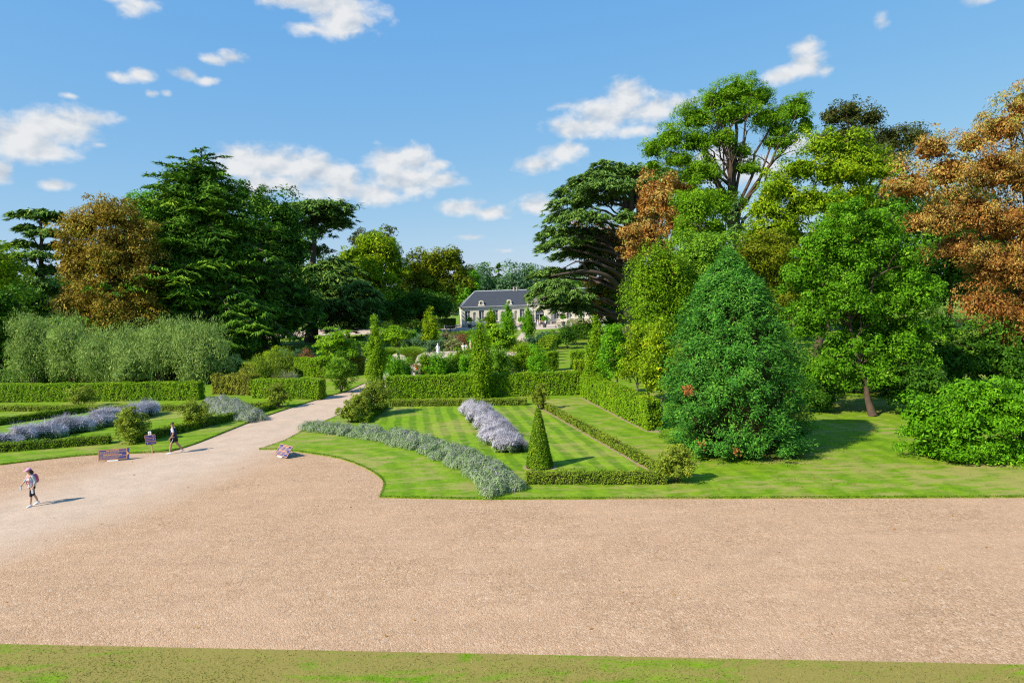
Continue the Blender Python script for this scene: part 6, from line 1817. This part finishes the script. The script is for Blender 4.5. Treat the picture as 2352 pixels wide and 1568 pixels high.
# ---- the walking woman
wp = G(78, 1160)
W_ = Figure('woman walking in pink cap, printed shirt, dark leggings and pink backpack at the left edge', (wp[0], wp[1], 0), math.radians(240), .93)
aL, aR = (.20, .12, .10), (-.22, -.11, .12)
W_.skinned('body', [
    [(0, 0, .95, .13, .165), (.02, 0, 1.12, .105, .135), (.05, 0, 1.32, .115, .155), (.06, 0, 1.46, .065, .085), (.085, 0, 1.53, .05), (.105, 0, 1.61, .08, .073), (.105, 0, 1.70, .09, .077), (.095, 0, 1.76, .06, .055)],
    [(0, 0, .95, .13, .165), (0, .10, .92, .105), (.10, .11, .71, .085), (.14, .115, .52, .06), (.16, .12, .34, .056), (*aL, .04)],
    [(0, 0, .95, .13, .165), (0, -.10, .92, .105), (-.04, -.11, .71, .085), (-.06, -.11, .52, .06), (-.16, -.11, .32, .056), (*aR, .04)],
    [(.06, 0, 1.46, .065, .085), (.05, .17, 1.41, .055), (-.03, .24, 1.17, .042), (.05, .26, .98, .033), (.09, .25, .91, .026)],
    [(.06, 0, 1.46, .065, .085), (.05, -.17, 1.41, .055), (.06, -.33, 1.22, .042), (.16, -.46, 1.04, .033), (.19, -.50, .98, .026)]], 'skin')
W_.skinned('shirt', [[(.01, 0, .84, .17, .22), (.02, 0, 1.0, .158, .20), (.045, 0, 1.2, .145, .18), (.06, 0, 1.36, .13, .16)]], 'cloth_white')
W_.skinned('jacket', [[(.0, .09, 1.0, .115, .085), (.015, .10, 1.2, .11, .08), (.03, .11, 1.40, .09, .075), (.045, .18, 1.41, .075), (-.01, .225, 1.25, .066), (-.03, .243, 1.15, .062), (.04, .262, 1.02, .054)]], 'cloth_grey')
W_.skinned('jacket', [[(.0, -.09, 1.0, .115, .085), (.015, -.10, 1.2, .11, .08), (.03, -.11, 1.40, .09, .075), (.045, -.18, 1.41, .075), (.055, -.27, 1.29, .066), (.065, -.335, 1.21, .062), (.14, -.435, 1.07, .054)]], 'cloth_grey')
mb = MB()
gu = np.linspace(-.12, .12, 7); gz = np.linspace(.96, 1.27, 7)
V = [(.045 + .172 * math.sqrt(max(.1, 1 - (y / .19) ** 2)) + (z - .98) * .09, y, z) for z in gz for y in gu]
mb.add(V, [[i * 7 + j, i * 7 + j + 1, (i + 1) * 7 + j + 1, (i + 1) * 7 + j] for i in range(6) for j in range(6)])
W_.mesh('shirt_print', mb, 'shirt_print')
W_.skinned('leggings', [[(0, 0, .97, .14, .175), (0, 0, .90, .14, .18)], [(0, 0, .90, .14, .18), (.05, .105, .80, .112), (.10, .11, .70, .094), (.14, .115, .52, .072), (.15, .118, .43, .068)], [(0, 0, .90, .14, .18), (-.02, -.105, .80, .112), (-.04, -.11, .70, .094), (-.06, -.11, .52, .072), (-.10, -.11, .43, .068)]], 'cloth_black')
shoe(W_, aL, (1, .1)); shoe(W_, aR, (1, -.1), pitch=.2)
hand(W_, (.095, .25, .90), (.3, 0, -.9), 1); hand(W_, (.195, -.505, .975), (.3, -.35, -.85), -1)
face(W_, (.105, 0, 1.66))
mb = MB(); ellip(mb, (.07, 0, 1.655), (.10, .095, .11), 14, 8, -.85, .7); mb.tube([(.0, 0, 1.62), (-.02, 0, 1.52), (.0, 0, 1.43)], [.085, .08, .04], 9); W_.mesh('hair', mb, 'hair_dark')
mb = MB(); ellip(mb, (.095, 0, 1.71), (.112, .1, .085), 16, 6, 0, 1)
V = [(.12 + .0 * q, y, 1.715) for q, y in ((0, -.085), (0, .085))]
br = [(.18 + .13 * math.cos(a_), .09 * math.sin(a_), 1.715 - .035 * math.cos(a_)) for a_ in np.linspace(-1.5, 1.5, 9)]
bt = [(x, y, z - .012) for x, y, z in br]
mb.add(br + bt, [list(range(9)), list(range(17, 8, -1))]); mb.add(br + bt, [[i, 9 + i, 10 + i, 1 + i] for i in range(8)])
W_.mesh('cap', mb, 'cloth_pink')
W_.skinned('backpack', [[(-.17, 0, 1.0, .08, .14), (-.16, 0, 1.2, .09, .15), (-.13, 0, 1.38, .08, .13), (-.10, 0, 1.45, .05, .1)]], 'cloth_magenta')
for s_ in (-1, 1):
    mb = MB(); mb.tube(curve([(-.12, s_ * .10, 1.44), (.02, s_ * .115, 1.48), (.13, s_ * .12, 1.38), (.15, s_ * .125, 1.2), (.05, s_ * .185, 1.05)], 3), [.018] * 13, 5); W_.mesh('strap', mb, 'cloth_pink')


def held(name, label, fig_yaw, loc, mb, mat):
    o = mb.build(name, mat, loc=loc)
    return tag(o, label, 'bottle')


def w2(p, yaw=math.radians(240), s_=.93):
    p = np.array(p) * s_; return np.array([wp[0] + p[0] * math.cos(yaw) - p[1] * math.sin(yaw), wp[1] + p[0] * math.sin(yaw) + p[1] * math.cos(yaw), p[2]])


for nm, pp, mt in (('clear water bottle swinging in the outstretched hand of the walking woman', (.235, -.545, .72), 'bottle_plastic'), ('white bottle held low in the near hand of the walking woman', (.125, .25, .62), 'white_paint')):
    mb = MB(); mb.lathe(w2(pp), [(.03, 0), (.034, .01), (.034, .14), (.03, .17), (.013, .20), (.013, .225)], 10); held('bottle', nm, 0, w2(pp), mb, mt)


# ---- visitors farther off
def visitor(label, x, Z, yaw, top, legs, hair='hair_dark', h=1.72, arms=0, z=LZ, hat=None):
    p = PZ(x, 800, Z)
    f = Figure(label, (p[0], Z, z), math.radians(yaw), h / 1.76, 'visitors in the garden')
    sw = .12
    f.skinned('body', [
        [(0, 0, .95, .12, .15), (.01, 0, 1.3, .115, .16), (.02, 0, 1.47, .065, .08), (.03, 0, 1.55, .055), (.04, 0, 1.66, .09, .078), (.035, 0, 1.76, .055)],
        [(0, 0, .95, .12, .15), (0, .10, .92, .10), (sw * .6, .10, .52, .06), (sw, .10, .08, .045), (sw + .14, .10, .04, .035)],
        [(0, 0, .95, .12, .15), (0, -.10, .92, .10), (-sw * .4, -.10, .52, .06), (-sw, -.10, .08, .045), (-sw + .14, -.10, .04, .035)]] + (
        [[(.02, 0, 1.47, .065, .08), (.02, s_ * .19, 1.42, .058), (.10, s_ * .26, 1.22, .045), (.30, s_ * .10, 1.38, .034)] for s_ in (-1, 1)] if arms else
        [[(.02, 0, 1.47, .065, .08), (.02, s_ * .19, 1.42, .058), (-.02, s_ * .25, 1.16, .045), (.06, s_ * .25, .93, .034)] for s_ in (-1, 1)]), 'skin', sub=1)
    f.skinned('top', [[(0, 0, .88, .145, .175), (.01, 0, 1.3, .14, .185), (.02, 0, 1.45, .09, .12)], [(.01, 0, 1.3, .14, .185), (.02, .19, 1.41, .075), (.03 if arms else 0, .23, 1.27, .065)], [(.01, 0, 1.3, .14, .185), (.02, -.19, 1.41, .075), (.03 if arms else 0, -.23, 1.27, .065)]], top, sub=1)
    f.skinned('trousers', [[(0, 0, .98, .135, .165), (0, 0, .90, .135, .17)], [(0, 0, .90, .135, .17), (sw * .6, .10, .52, .078), (sw, .10, .14, .065)], [(0, 0, .90, .135, .17), (-sw * .4, -.10, .52, .078), (-sw, -.10, .14, .065)]], legs, sub=1)
    mb = MB(); ellip(mb, (.02, 0, 1.69), (.105, .092, .10), 10, 6, -.1, 1); f.mesh('hair' if not hat else 'hat', mb, hat or hair)
    if arms:
        mb = MB(); mb.box((.33, 0, 1.40), (.08, .14, .09)); o = mb.build('camera', 'dark_plastic', None); o.parent = f.root
    return f


visitor('grey-haired person in orange taking a picture behind the middle hedge', 955, 70, 265, 'cloth_orange', 'cloth_navy', 'hair_grey', 1.78, arms=1)
visitor('dark-haired visitor in pale top just left of the orange photographer', 919, 75, 200, 'cloth_white', 'cloth_blue', h=1.45)
visitor('visitor in blue and white walking between the fountain grasses', 915, 89, 150, 'cloth_blue', 'cloth_beige')
visitor('stroller in white with raised sunhat right of the white statue', 1064, 96, 100, 'cloth_white', 'cloth_white', 'hair_grey')
visitor('stroller in grey beside the one in white', 1071, 97, 60, 'cloth_grey', 'cloth_beige', h=1.6)
visitor('stroller with white hat behind the other strollers', 1081, 101, 200, 'cloth_beige', 'cloth_beige', hat='cloth_white')
visitor('visitor in bright yellow top at the orangery door', 1246.5, 180.3, 250, 'cloth_yellow', 'cloth_navy')
visitor('tall visitor in red and blue jeans in the orangery doorway', 1250, 181.4, 270, 'cloth_red', 'cloth_blue', h=1.85)
visitor('visitor in pale clothes on the gravel left of the orangery door', 1237, 176, 40, 'cloth_beige', 'cloth_white')
visitor('slim visitor in dark trousers walking towards the orangery door', 1242, 172, 80, 'cloth_beige', 'cloth_black')
visitor('visitor in white in the shade left of the orangery', 943, 160, 0, 'cloth_white', 'cloth_navy')
visitor('visitor in light blue under the trees far left of the orangery', 768, 138, 20, 'cloth_blue', 'cloth_white')
visitor('visitor in dark clothes in the shade by the white posts', 1036, 158, 180, 'cloth_navy', 'cloth_black')
visitor('second visitor in dark blue by the white posts', 1028, 159, 0, 'cloth_blue', 'cloth_navy')
